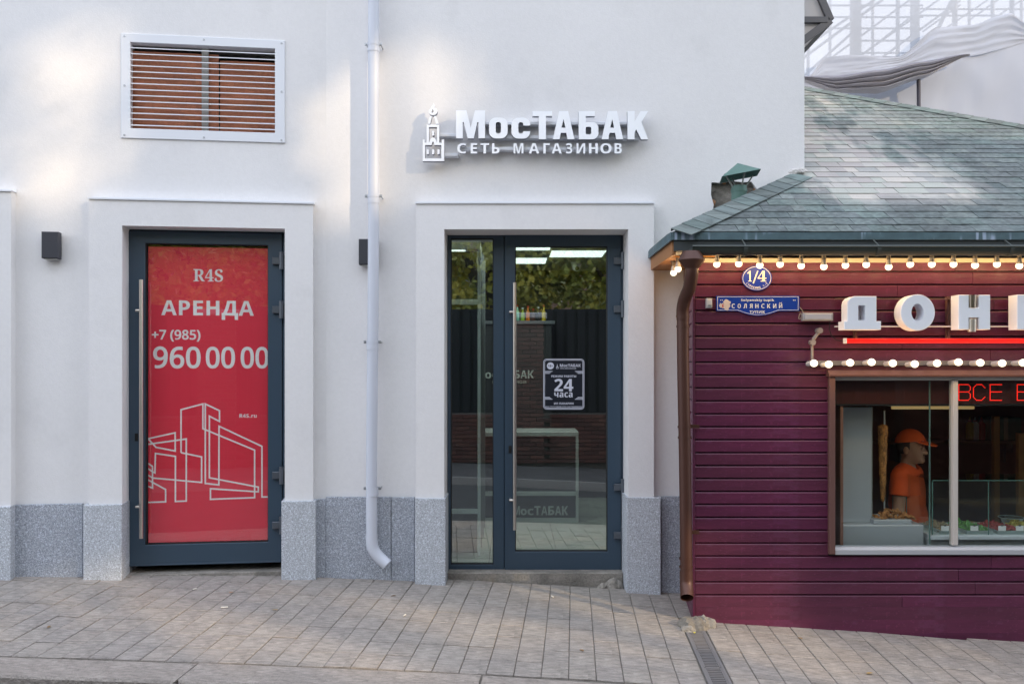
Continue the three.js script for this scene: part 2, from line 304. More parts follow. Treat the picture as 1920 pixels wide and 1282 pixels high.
casing(L, hx(167, L, CZ), hx(587, L, CZ), (hit(167, 373, L, CZ)[1] + hit(587, 381, L, CZ)[1]) / 2, rent, hit(400, 943, L, CZ)[1]);
casing(L, -4.4, hx(21, L, CZ), hit(10, 358, L, CZ)[1], null, hit(10, 955, L, CZ)[1]);
// granite plinth, stone by stone
function stone(f, a, b, yt, z, m = granite, z0 = 0.001) { part(building, 'plinth_stone', box(a, b, -0.45, yt, z0, z, 0.004), m, f); }
const GZ = 0.112, tG = hy(934, W, GZ), tGL = hit(400, 942, L, GZ)[1];
stone(W, hx(778, W, GZ), tobacco.x0 + 0.012, tG, GZ, granite, -0.2);
stone(W, tobacco.x1 - 0.016, hx(1239, W, GZ), tG + 0.006, GZ, granite, -0.2);
stone(L, hx(156, L, GZ), rent.x0 + 0.006, tGL, GZ, granite, -0.2);
stone(L, rent.x1 - 0.022, hx(592, L, GZ), tGL, GZ, granite, -0.2);
stone(L, hx(21, L, 0.03), hx(155, L, 0.03), tGL, 0.03, graniteDark);
stone(L, -4.42, hx(20, L, GZ), tGL, GZ);
stone(L, hx(593, L, 0.03), -0.002, tGL, 0.03, graniteDark);
stone(W, -1.448, hx(733, W, 0.03), tG, 0.03, graniteDark);
stone(W, hx(733, W, 0.03) + 0.004, hx(777.5, W, 0.03), tG - 0.003, 0.032, graniteDark);
stone(W, hx(1240, W, 0.03), 1.9, tG + 0.004, 0.03, graniteDark);
part(building, 'threshold', box(tobacco.x0 + 0.014, tobacco.x1 - 0.018, -0.4, 0.03, -0.33, -0.1, 0.006), concrete);
part(building, 'threshold', box(rent.x0 + 0.008, rent.x1 - 0.024, -0.3, 0.075, -0.33, -0.02, 0.006), concrete, L);

// ---- doors
const hingeM = M([0.1, 0.115, 0.135], { roughness: 0.35, metalness: 0.4 });
function hinge(d, x, y, z, left) {
  const h = [box(x - 0.05, x + 0.012, y - 0.028, y + 0.028, z, z + 0.03, 0.004), new THREE.CylinderGeometry(0.017, 0.017, 0.135, 14).translate(x + 0.02, y, z + 0.032), box(x + 0.012, x + 0.045, y - 0.05, y + 0.05, z, z + 0.012, 0.002)];
  part(d, 'hinge', mergeAll(h), hingeM);
}
function pull(d, x, y0, y1, z, m0, m1) {
  const g = [rod(V(x, y0, z + 0.075), V(x, y1, z + 0.075), 0.0145, 18)];
  for (const y of [m0, m1]) g.push(rod(V(x - 0.035, y, z), V(x - 0.035, y, z + 0.07), 0.01, 12), rod(V(x - 0.04, y, z + 0.07), V(x, y, z + 0.075), 0.01, 12));
  part(d, 'pull_handle', mergeAll(g), steel);
}
function lock(d, x, y, z) { part(d, 'lock', mergeAll([box(x - 0.012, x + 0.012, y - 0.03, y + 0.03, z, z + 0.006, 0.002), new THREE.CylinderGeometry(0.007, 0.007, 0.012, 12).rotateX(Math.PI / 2).translate(x, y + 0.008, z + 0.008), box(x - 0.003, x + 0.003, y - 0.014, y + 0.006, z + 0.006, z + 0.012)]), rubber); }
function ring(x0, x1, y0, y1, l, r, b, t, z0, z1) { return slab(rect(x0, x1, y0, y1), z0, z1, [rect(x0 + l, x1 - r, y0 + b, y1 - t)], Math.min(l, r, b, t) > 0.02 ? 0.003 : 0); }
{
  const d = sub(building, 'door', W), z = DZ, X = (p) => hx(p, W, z), Y = (p) => hy(p, W, z);
  mark(d, 'open-hours shop door with narrow side light');
  const x0 = tobacco.x0 + 0.002, x1 = tobacco.x1 - 0.002, xm = X(925), xl = X(946), xr = X(1164), yb = Y(1082), yt = tobacco.y1 - 0.002, ylb = Y(1073), ylt = Y(440);
  part(d, 'frame', mergeAll([box(x0, x1, Y(438), yt, z - 0.08, z, 0.002), box(x0, X(845), yb, Y(438), z - 0.08, z, 0.002), box(xr + 0.003, x1, 0.031, Y(438), z - 0.08, z, 0.002), box(X(845), xm, yb, Y(1058), z - 0.08, z, 0.002), box(X(845), xm, Y(447), Y(438), z - 0.08, z, 0.002), box(xm, xl - 0.004, yb, Y(438), z - 0.08, z, 0.002)]), anthracite);
  part(d, 'side_light', box(X(844), X(926), Y(1059), Y(446), z - 0.04, z - 0.039), glass);
  part(d, 'glazing_bead', ring(X(845), xm, Y(1058), Y(447), 0.006, 0.006, 0.006, 0.006, z - 0.038, z - 0.006), rubber);
  part(d, 'leaf_frame', ring(xl, xr, ylb, ylt, X(966) - xl, xr - X(1139), Y(1033) - ylb, ylt - Y(462), z - 0.07, z + 0.012), anthracite);
  part(d, 'gasket', mergeAll([box(xl - 0.012, xl + 0.008, ylb, ylt + 0.01, z - 0.085, z - 0.0705), box(xr - 0.008, xr + 0.012, ylb, ylt + 0.01, z - 0.085, z - 0.0705), box(xl + 0.009, xr - 0.009, ylt - 0.008, ylt + 0.01, z - 0.085, z - 0.0705)]), rubber);
  part(d, 'kick_strip', box(xl + 0.01, xr - 0.01, ylb + 0.002, ylb + 0.014, z + 0.0125, z + 0.022, 0.002), anthracite);
  part(d, 'pane', box(X(965), X(1140), Y(1034), Y(461), z - 0.03, z - 0.029), glass);
  part(d, 'glazing_bead', ring(X(966), X(1139), Y(1033), Y(462), 0.006, 0.006, 0.006, 0.006, z - 0.028, z + 0.004), rubber);
  const hz = z + 0.012;
  pull(d, hx(965, W, hz + 0.07), hy(993, W, hz + 0.07), hy(530, W, hz + 0.07), hz, hy(935, W, hz), hy(586, W, hz));
  lock(d, X(956.5), Y(842), hz);
  for (const y of [490, 580, 912, 1002]) hinge(d, X(1162), Y(y), z + 0.013);
}
{
  const d = sub(building, 'door', L), z = DZ + 0.13, X = (p, q = 690) => hx(p, L, z, q), Y = (p, q = 380) => hit(q, p, L, z)[1];
  mark(d, 'letting door with a red film behind its pane');
  const x0 = rent.x0 + 0.002, x1 = rent.x1 - 0.002, yt = rent.y1 - 0.002, yb = Y(1060), xl = X(241), xr = X(529), ylt = Y(436), ylb = Y(1057);
  part(d, 'frame', mergeAll([box(x0, x1, ylt + 0.004, yt, z - 0.08, z, 0.002), box(x0, xl - 0.004, 0.076, ylt + 0.004, z - 0.08, z, 0.002), box(xr + 0.004, x1, 0.076, ylt + 0.004, z - 0.08, z, 0.002)]), anthracite);
  part(d, 'leaf_frame', ring(xl, xr, ylb, ylt, X(273) - xl, xr - X(503), Y(1018) - ylb, ylt - Y(458), z - 0.07, z + 0.012), anthracite);
  part(d, 'gasket', mergeAll([box(xl - 0.012, xl + 0.008, ylb, ylt + 0.01, z - 0.085, z - 0.0705), box(xr - 0.008, xr + 0.012, ylb, ylt + 0.01, z - 0.085, z - 0.0705), box(xl + 0.009, xr - 0.009, ylt - 0.008, ylt + 0.01, z - 0.085, z - 0.0705)]), rubber);
  part(d, 'kick_strip', box(xl + 0.01, xr - 0.01, ylb + 0.002, ylb + 0.014, z + 0.0125, z + 0.022, 0.002), anthracite);
  part(d, 'pane', box(X(272), X(504), Y(1019), Y(457), z - 0.03, z - 0.029), clearGlass);
  part(d, 'glazing_bead', ring(X(273), X(503), Y(1018), Y(458), 0.007, 0.003, 0.004, 0.004, z - 0.028, z + 0.004), rubber);
  const hz = z + 0.012;
  pull(d, hx(265, L, hz + 0.07), hit(380, 1006, L, hz + 0.07)[1], hit(380, 526, L, hz + 0.07)[1], hz, hit(380, 945, L, hz)[1], hit(380, 584, L, hz)[1]);
  lock(d, X(257), Y(818), hz);
  for (const y of [488, 580, 892, 986]) hinge(d, X(524), Y(y), z + 0.013);
  // the red letting film on the inside of the pane
  const pw = 687, ph = 1680, t = canvas(pw, ph, (x) => {
    x.fillStyle = '#dc3046'; x.fillRect(0, 0, pw, ph);
    const P = (a, b) => [(a - 274) * 3, (b - 458) * 3];
    x.fillStyle = '#e6e6e4';
    const T = (s, f, a0, a1, b0, b1, fat) => fitText(x, s, f, P(a0, 0)[0], P(a1, 0)[0], P(0, b0)[1], P(0, b1)[1], fat);
    T('R4S', 'bold # serif', 360, 416, 504, 527);
    T('АРЕНДА', 'bold # sans-serif', 300, 475, 563, 591);
    T('+7 (985)', '# sans-serif', 283, 373, 619, 636, 5);
    T('960', '# sans-serif', 286, 373, 651, 689, 4); T('00', '# sans-serif', 384, 438, 651, 689, 4); T('00', '# sans-serif', 450, 502, 651, 689, 4);
    T('R4S.ru', 'bold # sans-serif', 447, 480, 776.5, 783.5);
    x.strokeStyle = '#e6e6e4'; x.lineWidth = 9; x.lineJoin = 'miter';
    const Q = (a, b) => P(260 + a / 4.931, 700 + b / 4.931);
    const line = (pts, close) => { x.beginPath(); pts.forEach(([a, b], i) => { const [u, v] = Q(a, b); i ? x.lineTo(u, v) : x.moveTo(u, v); }); if (close) x.closePath(); x.stroke(); };
    line([[78, 600], [326, 548], [326, 716], [150, 680], [78, 600]]);
    line([[70, 652], [428, 606], [428, 1180], [328, 1182], [328, 766], [145, 736], [140, 915], [118, 905]]);
    line([[380, 732], [380, 335], [582, 283], [582, 512], [1065, 716], [1065, 1160], [652, 1168], [652, 1070], [1100, 1106], [1100, 1062], [642, 968], [642, 396], [736, 446], [736, 346], [604, 283], [604, 1020], [730, 1036], [732, 490], [1134, 682], [1134, 1155], [1240, 1155]]);
    line([[380, 732], [570, 774], [570, 1010], [120, 962]]);
    line([[70, 822], [118, 855], [118, 1055], [70, 1035]]); line([[70, 870], [118, 905]]); line([[70, 930], [118, 962]]); line([[70, 975], [238, 1070], [238, 1184], [60, 1186]]);
  });
  const film = slab(rect(X(276), X(502.5), Y(1016), Y(463)), z - 0.034, z - 0.032), p = film.attributes.position, uv = film.attributes.uv;
  for (let i = 0; i < p.count; i++) { const u = (p.getX(i) - X(276)) / (X(502.5) - X(276)), v = (p.getY(i) - Y(1016)) / (Y(463) - Y(1016)); uv.setXY(i, (2 + u * 226.5) / 229, (2 + v * 553) / 560); }
  solo('letting_film', film, M([1, 1, 1], { map: t, roughness: 0.5 }), 'red letting film with white lettering and line drawing behind the door glass', 'poster', null, L);
  // dark lobby behind it
  part(building, 'lobby', mergeAll([box(rent.x0 - 0.2, rent.x1 + 0.2, -0.3, rent.y1 + 0.1, -1.0, -0.95), box(rent.x0 - 0.25, rent.x0 - 0.2, -0.3, rent.y1 + 0.1, -1.0, -0.345), box(rent.x1 + 0.2, rent.x1 + 0.25, -0.3, rent.y1 + 0.1, -1.0, -0.345), box(rent.x0 - 0.2, rent.x1 + 0.2, rent.y1 + 0.1, rent.y1 + 0.15, -1.0, -0.345), box(rent.x0 - 0.2, rent.x1 + 0.2, 0.0, 0.05, -0.95, -0.345)]), M([0.1, 0.1, 0.11]), L);
}

// ---- opening-hours sticker
{
  const z = DZ - 0.0285, x0 = hx(1018, W, z), x1 = hx(1096, W, z), y0 = hy(768, W, z), y1 = hy(672, W, z);
  const t = canvas(780, 960, (x) => {
    x.fillStyle = '#141a26'; x.fillRect(0, 0, 780, 960);
    const rr = (a, b, w, h, r, lw) => { x.lineWidth = lw; x.beginPath(); x.roundRect(a, b, w, h, r); x.stroke(); };
    x.strokeStyle = x.fillStyle = '#c9cdda';
    rr(12, 12, 756, 936, 62, 12); rr(32, 32, 716, 896, 44, 10);
    x.lineWidth = 11;
    for (const s of [0, 1]) for (const [y, d] of [[240, 1], [725, -1]]) { const X = (a) => (s ? 780 - a : a); for (const [k, len] of [[0, 180], [1, 155], [2, 130]]) { const yy = y + (d > 0 ? k * 19 : 38 - k * 19); x.beginPath(); x.moveTo(X(28), yy); x.lineTo(X(len), yy); x.stroke(); } }
    x.beginPath(); x.arc(140, 138, 66, 0, 7); x.fill(); x.fillStyle = '#141a26'; fitText(x, '18+', 'bold # sans-serif', 95, 185, 118, 158);
    x.fillStyle = '#c9cdda';
    x.beginPath(); x.moveTo(268, 95); x.lineTo(278, 160); x.lineTo(258, 160); x.closePath(); x.fill(); x.lineWidth = 8; x.strokeRect(252, 160, 34, 28);
    fitText(x, 'МосТАБАК', 'bold # sans-serif', 318, 710, 102, 158); fitText(x, 'СЕТЬ МАГАЗИНОВ', 'bold # sans-serif', 318, 620, 175, 196);
    fitText(x, 'РЕЖИМ РАБОТЫ', 'bold # sans-serif', 158, 622, 312, 352); fitText(x, '24', 'bold # sans-serif', 210, 572, 382, 612);
    fitText(x, 'часа', 'bold # sans-serif', 210, 555, 604, 726); fitText(x, 'ИП ПАНАРИН', 'bold # sans-serif', 208, 572, 822, 862); fitText(x, 'ИНН 771717186948 ОГРН 320774600080935', 'bold # sans-serif', 50, 726, 892, 914);
  });
  const s = new THREE.Shape(), w = x1 - x0, h = y1 - y0, r = 0.028;
  s.moveTo(r, 0); s.lineTo(w - r, 0); s.quadraticCurveTo(w, 0, w, r); s.lineTo(w, h - r); s.quadraticCurveTo(w, h, w - r, h); s.lineTo(r, h); s.quadraticCurveTo(0, h, 0, h - r); s.lineTo(0, r); s.quadraticCurveTo(0, 0, r, 0);
  const g = new THREE.ExtrudeGeometry(s, { depth: 0.001, bevelEnabled: false }), uv = g.attributes.uv, p = g.attributes.position;
  for (let i = 0; i < p.count; i++) uv.setXY(i, p.getX(i) / w, p.getY(i) / h);
  solo('hours_sticker', g.translate(x0, y0, z), M([1, 1, 1], { map: t, roughness: 0.4 }), 'dark round-cornered opening hours sticker on the shop door glass', 'sticker');
}

// ---------------------------------------------------------------- shop sign: raised letters on rails
{
  const g = thing('shop_sign', 'raised white shop lettering with tower emblem on wall rails above the shop door', 'sign');
  const z1 = 0.118, z0 = 0.07, A = (a, b) => hit(780 + a / 8.727, 180 + b / 8.727, W, z1), B = (a, b) => hit(1000 + a / 8.348, 180 + b / 8.348, W, z1);
  const put = (name, pts, f, holes = []) => {
    const o = part(g, name, slab(pts.map((p) => f(...p)), z1 - 0.006, z1, holes.map((h) => h.map((p) => f(...p)))), signWhite);
    part(o, 'return_edge', slab(pts.map((p) => f(...p)), z0, z1 - 0.0065, holes.map((h) => h.map((p) => f(...p)))), signEdge);
  };
  const rr = (x0, x1, y0, y1, r, n = 6) => { const o = []; for (const [cx, cy, a] of [[x1 - r, y0 + r, -90], [x1 - r, y1 - r, 0], [x0 + r, y1 - r, 90], [x0 + r, y0 + r, 180]]) for (let k = 0; k <= n; k++) { const t = (a + 90 * k / n) * Math.PI / 180; o.push([cx + r * Math.cos(t), cy + r * Math.sin(t)]); } return o; };
  const arc = (cx, cy, rx, ry, a0, a1, n) => Array.from({ length: n + 1 }, (_, k) => { const t = (a0 + (a1 - a0) * k / n) * Math.PI / 180; return [cx + rx * Math.cos(t), cy + ry * Math.sin(t)]; });
  put('letter', [[655, 240], [825, 240], [895, 520], [965, 240], [1130, 240], [1130, 695], [1022, 695], [1022, 430], [1005, 430], [945, 695], [845, 695], [780, 430], [765, 430], [765, 695], [655, 695]], A);
  put('letter', rr(1195, 1500, 358, 697, 112), A, [rr(1305, 1390, 430, 617, 36)]);
  { const o = rr(1562, 1868, 360, 700, 112), i = rr(1675, 1757, 432, 617, 36); // open c
    const outer = [[1868, 488], ...o.slice(0, 0)];
    const out = [...arc(1756, 472, 112, 112, 8, -90, 6), ...arc(1674, 472, 112, 112, -90, -180, 6), ...arc(1674, 588, 112, 112, 180, 90, 6), ...arc(1756, 588, 112, 112, 90, -4, 6)];
    const inn = [[1757, 580], ...arc(1721, 581, 36, 36, 0, 90, 4), ...arc(1711, 581, 36, 36, 90, 180, 4), ...arc(1711, 468, 36, 36, 180, 270, 4), ...arc(1721, 468, 36, 36, 270, 360, 4), [1757, 486]];
    put('letter', [...out, ...inn], A); }
  put('letter', [[-14, 240], [295, 240], [295, 318], [198, 318], [198, 680], [85, 680], [85, 318], [-14, 318]], B);
  for (const dx of [0, 763]) put('letter', [[405 + dx, 240], [545 + dx, 240], [643 + dx, 680], [535 + dx, 680], [515 + dx, 580], [430 + dx, 580], [412 + dx, 680], [305 + dx, 680]], B, [[[472 + dx, 365], [503 + dx, 500], [440 + dx, 500]]]);
  put('letter', [[710, 240], [962, 240], [962, 318], [820, 318], [820, 410], ...arc(925, 503, 93, 93, -90, 0, 5), ...arc(925, 587, 93, 93, 0, 90, 5), [710, 680]], B, [rr(820, 907, 485, 603, 24)]);
  put('letter', [[1475, 240], [1585, 240], [1585, 400], [1680, 240], [1797, 240], [1690, 412], [1797, 680], [1688, 680], [1612, 525], [1585, 570], [1585, 680], [1475, 680]], B);
  const small = [['С', 390, 456], ['Е', 490, 539], ['Т', 563, 628], ['Ь', 650, 706], ['М', 812, 886], ['А', 926, 1004], ['Г', 1035, 1083], ['А', 1098, 1173], ['З', 1204, 1252], ['И', 1284, 1349], ['Н', 1377, 1444], ['О', 1463, 1546], ['В', 1569, 1623]];
  for (const [c, a, b] of small) { const p = hit(760 + a / 4, 170 + 472 / 4, W, z1), q = hit(760 + b / 4, 170 + 396 / 4, W, z1); const o = part(g, 'small_letter', glyph(c, p[0], q[0], p[1], q[1], z1 - 0.006, z1), signWhite); part(o, 'return_edge', glyph(c, p[0], q[0], p[1], q[1], z0 + 0.01, z1 - 0.0065), signEdge); }
  // emblem: a gate tower with a flame
  put('emblem_base', [[110, 1068], [110, 715], [142, 715], [142, 768], [215, 768], [232, 720], [255, 690], [278, 680], [302, 690], [325, 720], [342, 768], [420, 768], [420, 715], [460, 715], [460, 1068]], A, [[[147, 806], [255, 806], [262, 770], [278, 745], [294, 770], [300, 806], [414, 806], [414, 1024], [147, 1024]]]);
  for (const a of [174, 262, 350]) put('emblem_window', rr(a, a + 36, 875, 956, 12, 3), A);
  put('emblem_shaft', [[175, 768], [175, 472], [380, 472], [380, 768], [344, 768], [344, 512], [212, 512], [212, 768]], A);
  put('emblem_window', rr(264, 298, 572, 652, 12, 3), A);
  put('emblem_spire', [[228, 332], [262, 332], [232, 460], [190, 460]], A); put('emblem_spire', [[296, 332], [330, 332], [372, 460], [326, 460]], A);
  put('emblem_flame', [[208, 250], [214, 218], [232, 240], [246, 185], [275, 150], [290, 112], [306, 160], [300, 195], [330, 200], [350, 240], ...arc(279, 252, 71, 66, 0, 180, 10)], A, [[[262, 215], [292, 250], [284, 276], [262, 278], [252, 262], [268, 244]]]);
  for (const [py, a, b] of [[232, 905, 1205], [258, 900, 1200], [279.5, 862, 1160], [254, 822, 858], [291, 826, 860]]) {
    const p = hit(a, py + 3, W, 0.06), q = hit(b, py - 3, W, 0.06);
    part(g, 'mounting_rail', box(p[0], q[0], p[1], q[1], 0.001, 0.069, 0.003), whiteMetal);
  }
  settle(g);
}

// ---------------------------------------------------------------- ventilation grille
{
  const g = thing('ventilation_grille', 'white framed louvre grille over rust coloured boards high on the bent wing', 'grille', L);
  const o = { x0: (hx(226, L, 0.012) + hx(228, L, 0.012)) / 2, x1: hx(534, L, 0.012), y0: (hit(228, 259, L, 0.012)[1] + hit(534, 268, L, 0.012)[1]) / 2, y1: (hit(226, 62, L, 0.012)[1] + hit(534, 77, L, 0.012)[1]) / 2 };
  part(g, 'frame', mergeAll([slab(rect(o.x0, o.x1, o.y0, o.y1), 0.001, 0.012, [rect(vent.x0, vent.x1, vent.y0, vent.y1)], 0.002), slab(rect(vent.x0 - 0.004, vent.x1 + 0.004, vent.y0 - 0.004, vent.y1 + 0.004), -0.06, 0.0005, [rect(vent.x0, vent.x1, vent.y0, vent.y1)])]), whiteMetal);
  const n = 14, st = (vent.y1 - vent.y0) / (n + 0.45);
  for (let k = 0; k < n; k++) { const y = vent.y1 - st * (k + 0.95), bl = run([[0.002, 0], [0.002, 0.007], [-0.022, 0.0155], [-0.022, 0.013]], vent.x0 + 0.001, vent.x1 - 0.001); part(g, 'slat', bl.translate(0, y, 0), whiteMetal); }
  const xm = hx(384, L, -0.05); part(g, 'mullion', box(xm - 0.025, xm + 0.025, vent.y0, vent.y1, -0.075, -0.062), M([0.4, 0.39, 0.36], { roughness: 0.5 }));
  for (const [u, v] of [[0, 0], [0.5, 0], [1, 0], [0, 0.5], [1, 0.5], [0, 1], [0.5, 1], [1, 1]]) part(g, 'screw', new THREE.CylinderGeometry(0.007, 0.008, 0.004, 10).rotateX(Math.PI / 2).translate(lerp(o.x0 + 0.025, o.x1 - 0.025, u), lerp(o.y0 + 0.022, o.y1 - 0.022, v), 0.014), greySteel);
  const plyC = tex(512, 512, (u, v) => { const n2 = 0.82 + 0.3 * (fbm(u * 0.25, v, 24, 4) - 0.5) + 0.12 * (fbm(u, v, 100, 2) - 0.5); return [n2, n2 * 0.95, n2 * 0.92]; }), ply = M([0.78, 0.34, 0.2], { map: rep(plyC, 1), roughness: 0.8 });
  const xs = hx(411, L, -0.085);
  part(g, 'backing_board', box(vent.x0 - 0.1, xs - 0.004, vent.y0 - 0.05, vent.y1 - 0.035, -0.1, -0.085), ply); part(g, 'backing_board', box(xs + 0.004, vent.x1 + 0.1, vent.y0 - 0.05, vent.y1 - 0.075, -0.115, -0.1), ply);
  part(g, 'shaft_box', mergeAll([box(vent.x0 - 0.2, vent.x1 + 0.2, vent.y0 - 0.2, vent.y1 + 0.2, -0.6, -0.58), box(vent.x0 - 0.2, vent.x1 + 0.2, vent.y1 + 0.05, vent.y1 + 0.07, -0.58, -0.345), box(vent.x0 - 0.2, vent.x0 - 0.18, vent.y0 - 0.2, vent.y1 + 0.05, -0.58, -0.345), box(vent.x1 + 0.18, vent.x1 + 0.2, vent.y0 - 0.2, vent.y1 + 0.05, -0.58, -0.345), box(vent.x0 - 0.18, vent.x1 + 0.18, vent.y0 - 0.2, vent.y0 - 0.18, -0.58, -0.345)]), M([0.12, 0.1, 0.09]));
  settle(g);
}

// ---------------------------------------------------------------- grey downpipe on the white wall, wall lamps
{
  const g = thing('drainpipe', 'pale grey drainpipe with four clamps down the white wall', 'drainpipe'), z = 0.11, r = 0.043, x = hx(700.5, W, z);
  const xb = hx(697, W, z), yE = hy(1008, W, z);
  part(g, 'pipe', tube([V(x, top - 0.1, z), V(x, 4.5, z), V(x - 0.001, 2.5, z), V(xb, 1, z), V(xb, yE, z)], r, 60, 24), paintGrey);
  const end = tube([V(xb, yE + 0.03, z), V(xb, yE - 0.02, z), V(xb + 0.012, yE - 0.085, z), V(xb + 0.055, yE - 0.145, z), V(hx(727, W, z), hy(1060, W, z) + 0.01, z + 0.01)], r * 1.06, 40, 24);
  part(g, 'spout', end, M([0.56, 0.59, 0.66], { roughness: 0.42, side: THREE.DoubleSide }));
  for (const p of [84, 368, 641, 915]) {
    const y = hy(p, W, z), c = sub(g, 'clamp'), xx = y > 2 ? x : lerp(xb, x, 0.4);
    part(c, 'band', new THREE.CylinderGeometry(r + 0.004, r + 0.004, 0.022, 28, 1, true).translate(xx, y, z), paintGrey);
    part(c, 'socket_lip', new THREE.CylinderGeometry(r + 0.0025, r + 0.0025, 0.05, 28, 1, true).translate(xx, y - 0.034, z), paintGrey);
    for (const s of [-1, 1]) part(c, 'lug', mergeAll([box(xx + s * 0.056 - 0.011, xx + s * 0.056 + 0.011, y - 0.011, y + 0.011, z - 0.006, z + 0.006, 0.002), rod(V(xx + s * 0.056, y, 0.0), V(xx + s * 0.056, y, z + 0.016), 0.005, 8)]), greySteel);
  }
  settle(g);
}
function wallLamp(f, px0, px1, py0, py1, label) {
  const g = thing('wall_lamp', label, 'lamp', f, 'wall lamps on the facade'), z = 0.09, x0 = hx(px0, f, z), x1 = hx(px1, f, z), y0 = hit(px0, py1, f, z)[1], y1 = hit(px0, py0, f, z)[1];
  part(g, 'housing', box(x0, x1, y0 + 0.012, y1, 0.012, z, 0.005), M([0.03, 0.032, 0.042], { roughness: 0.5 }));
  part(g, 'backplate', box(x0 + 0.015, x1 - 0.015, y0 + 0.03, y1 - 0.03, 0, 0.0118), rubber);
  part(g, 'lens', box(x0 + 0.02, x1 - 0.02, y0 + 0.004, y0 + 0.0115, 0.025, z - 0.02), M([0.6, 0.6, 0.58], { roughness: 0.3 }));
  settle(g);
}
wallLamp(L, 77.5, 109, 434, 487, 'black box wall lamp between the two letting surrounds');
wallLamp(W, 672.5, 704, 448, 499, 'black box wall lamp half hidden by the grey drainpipe');

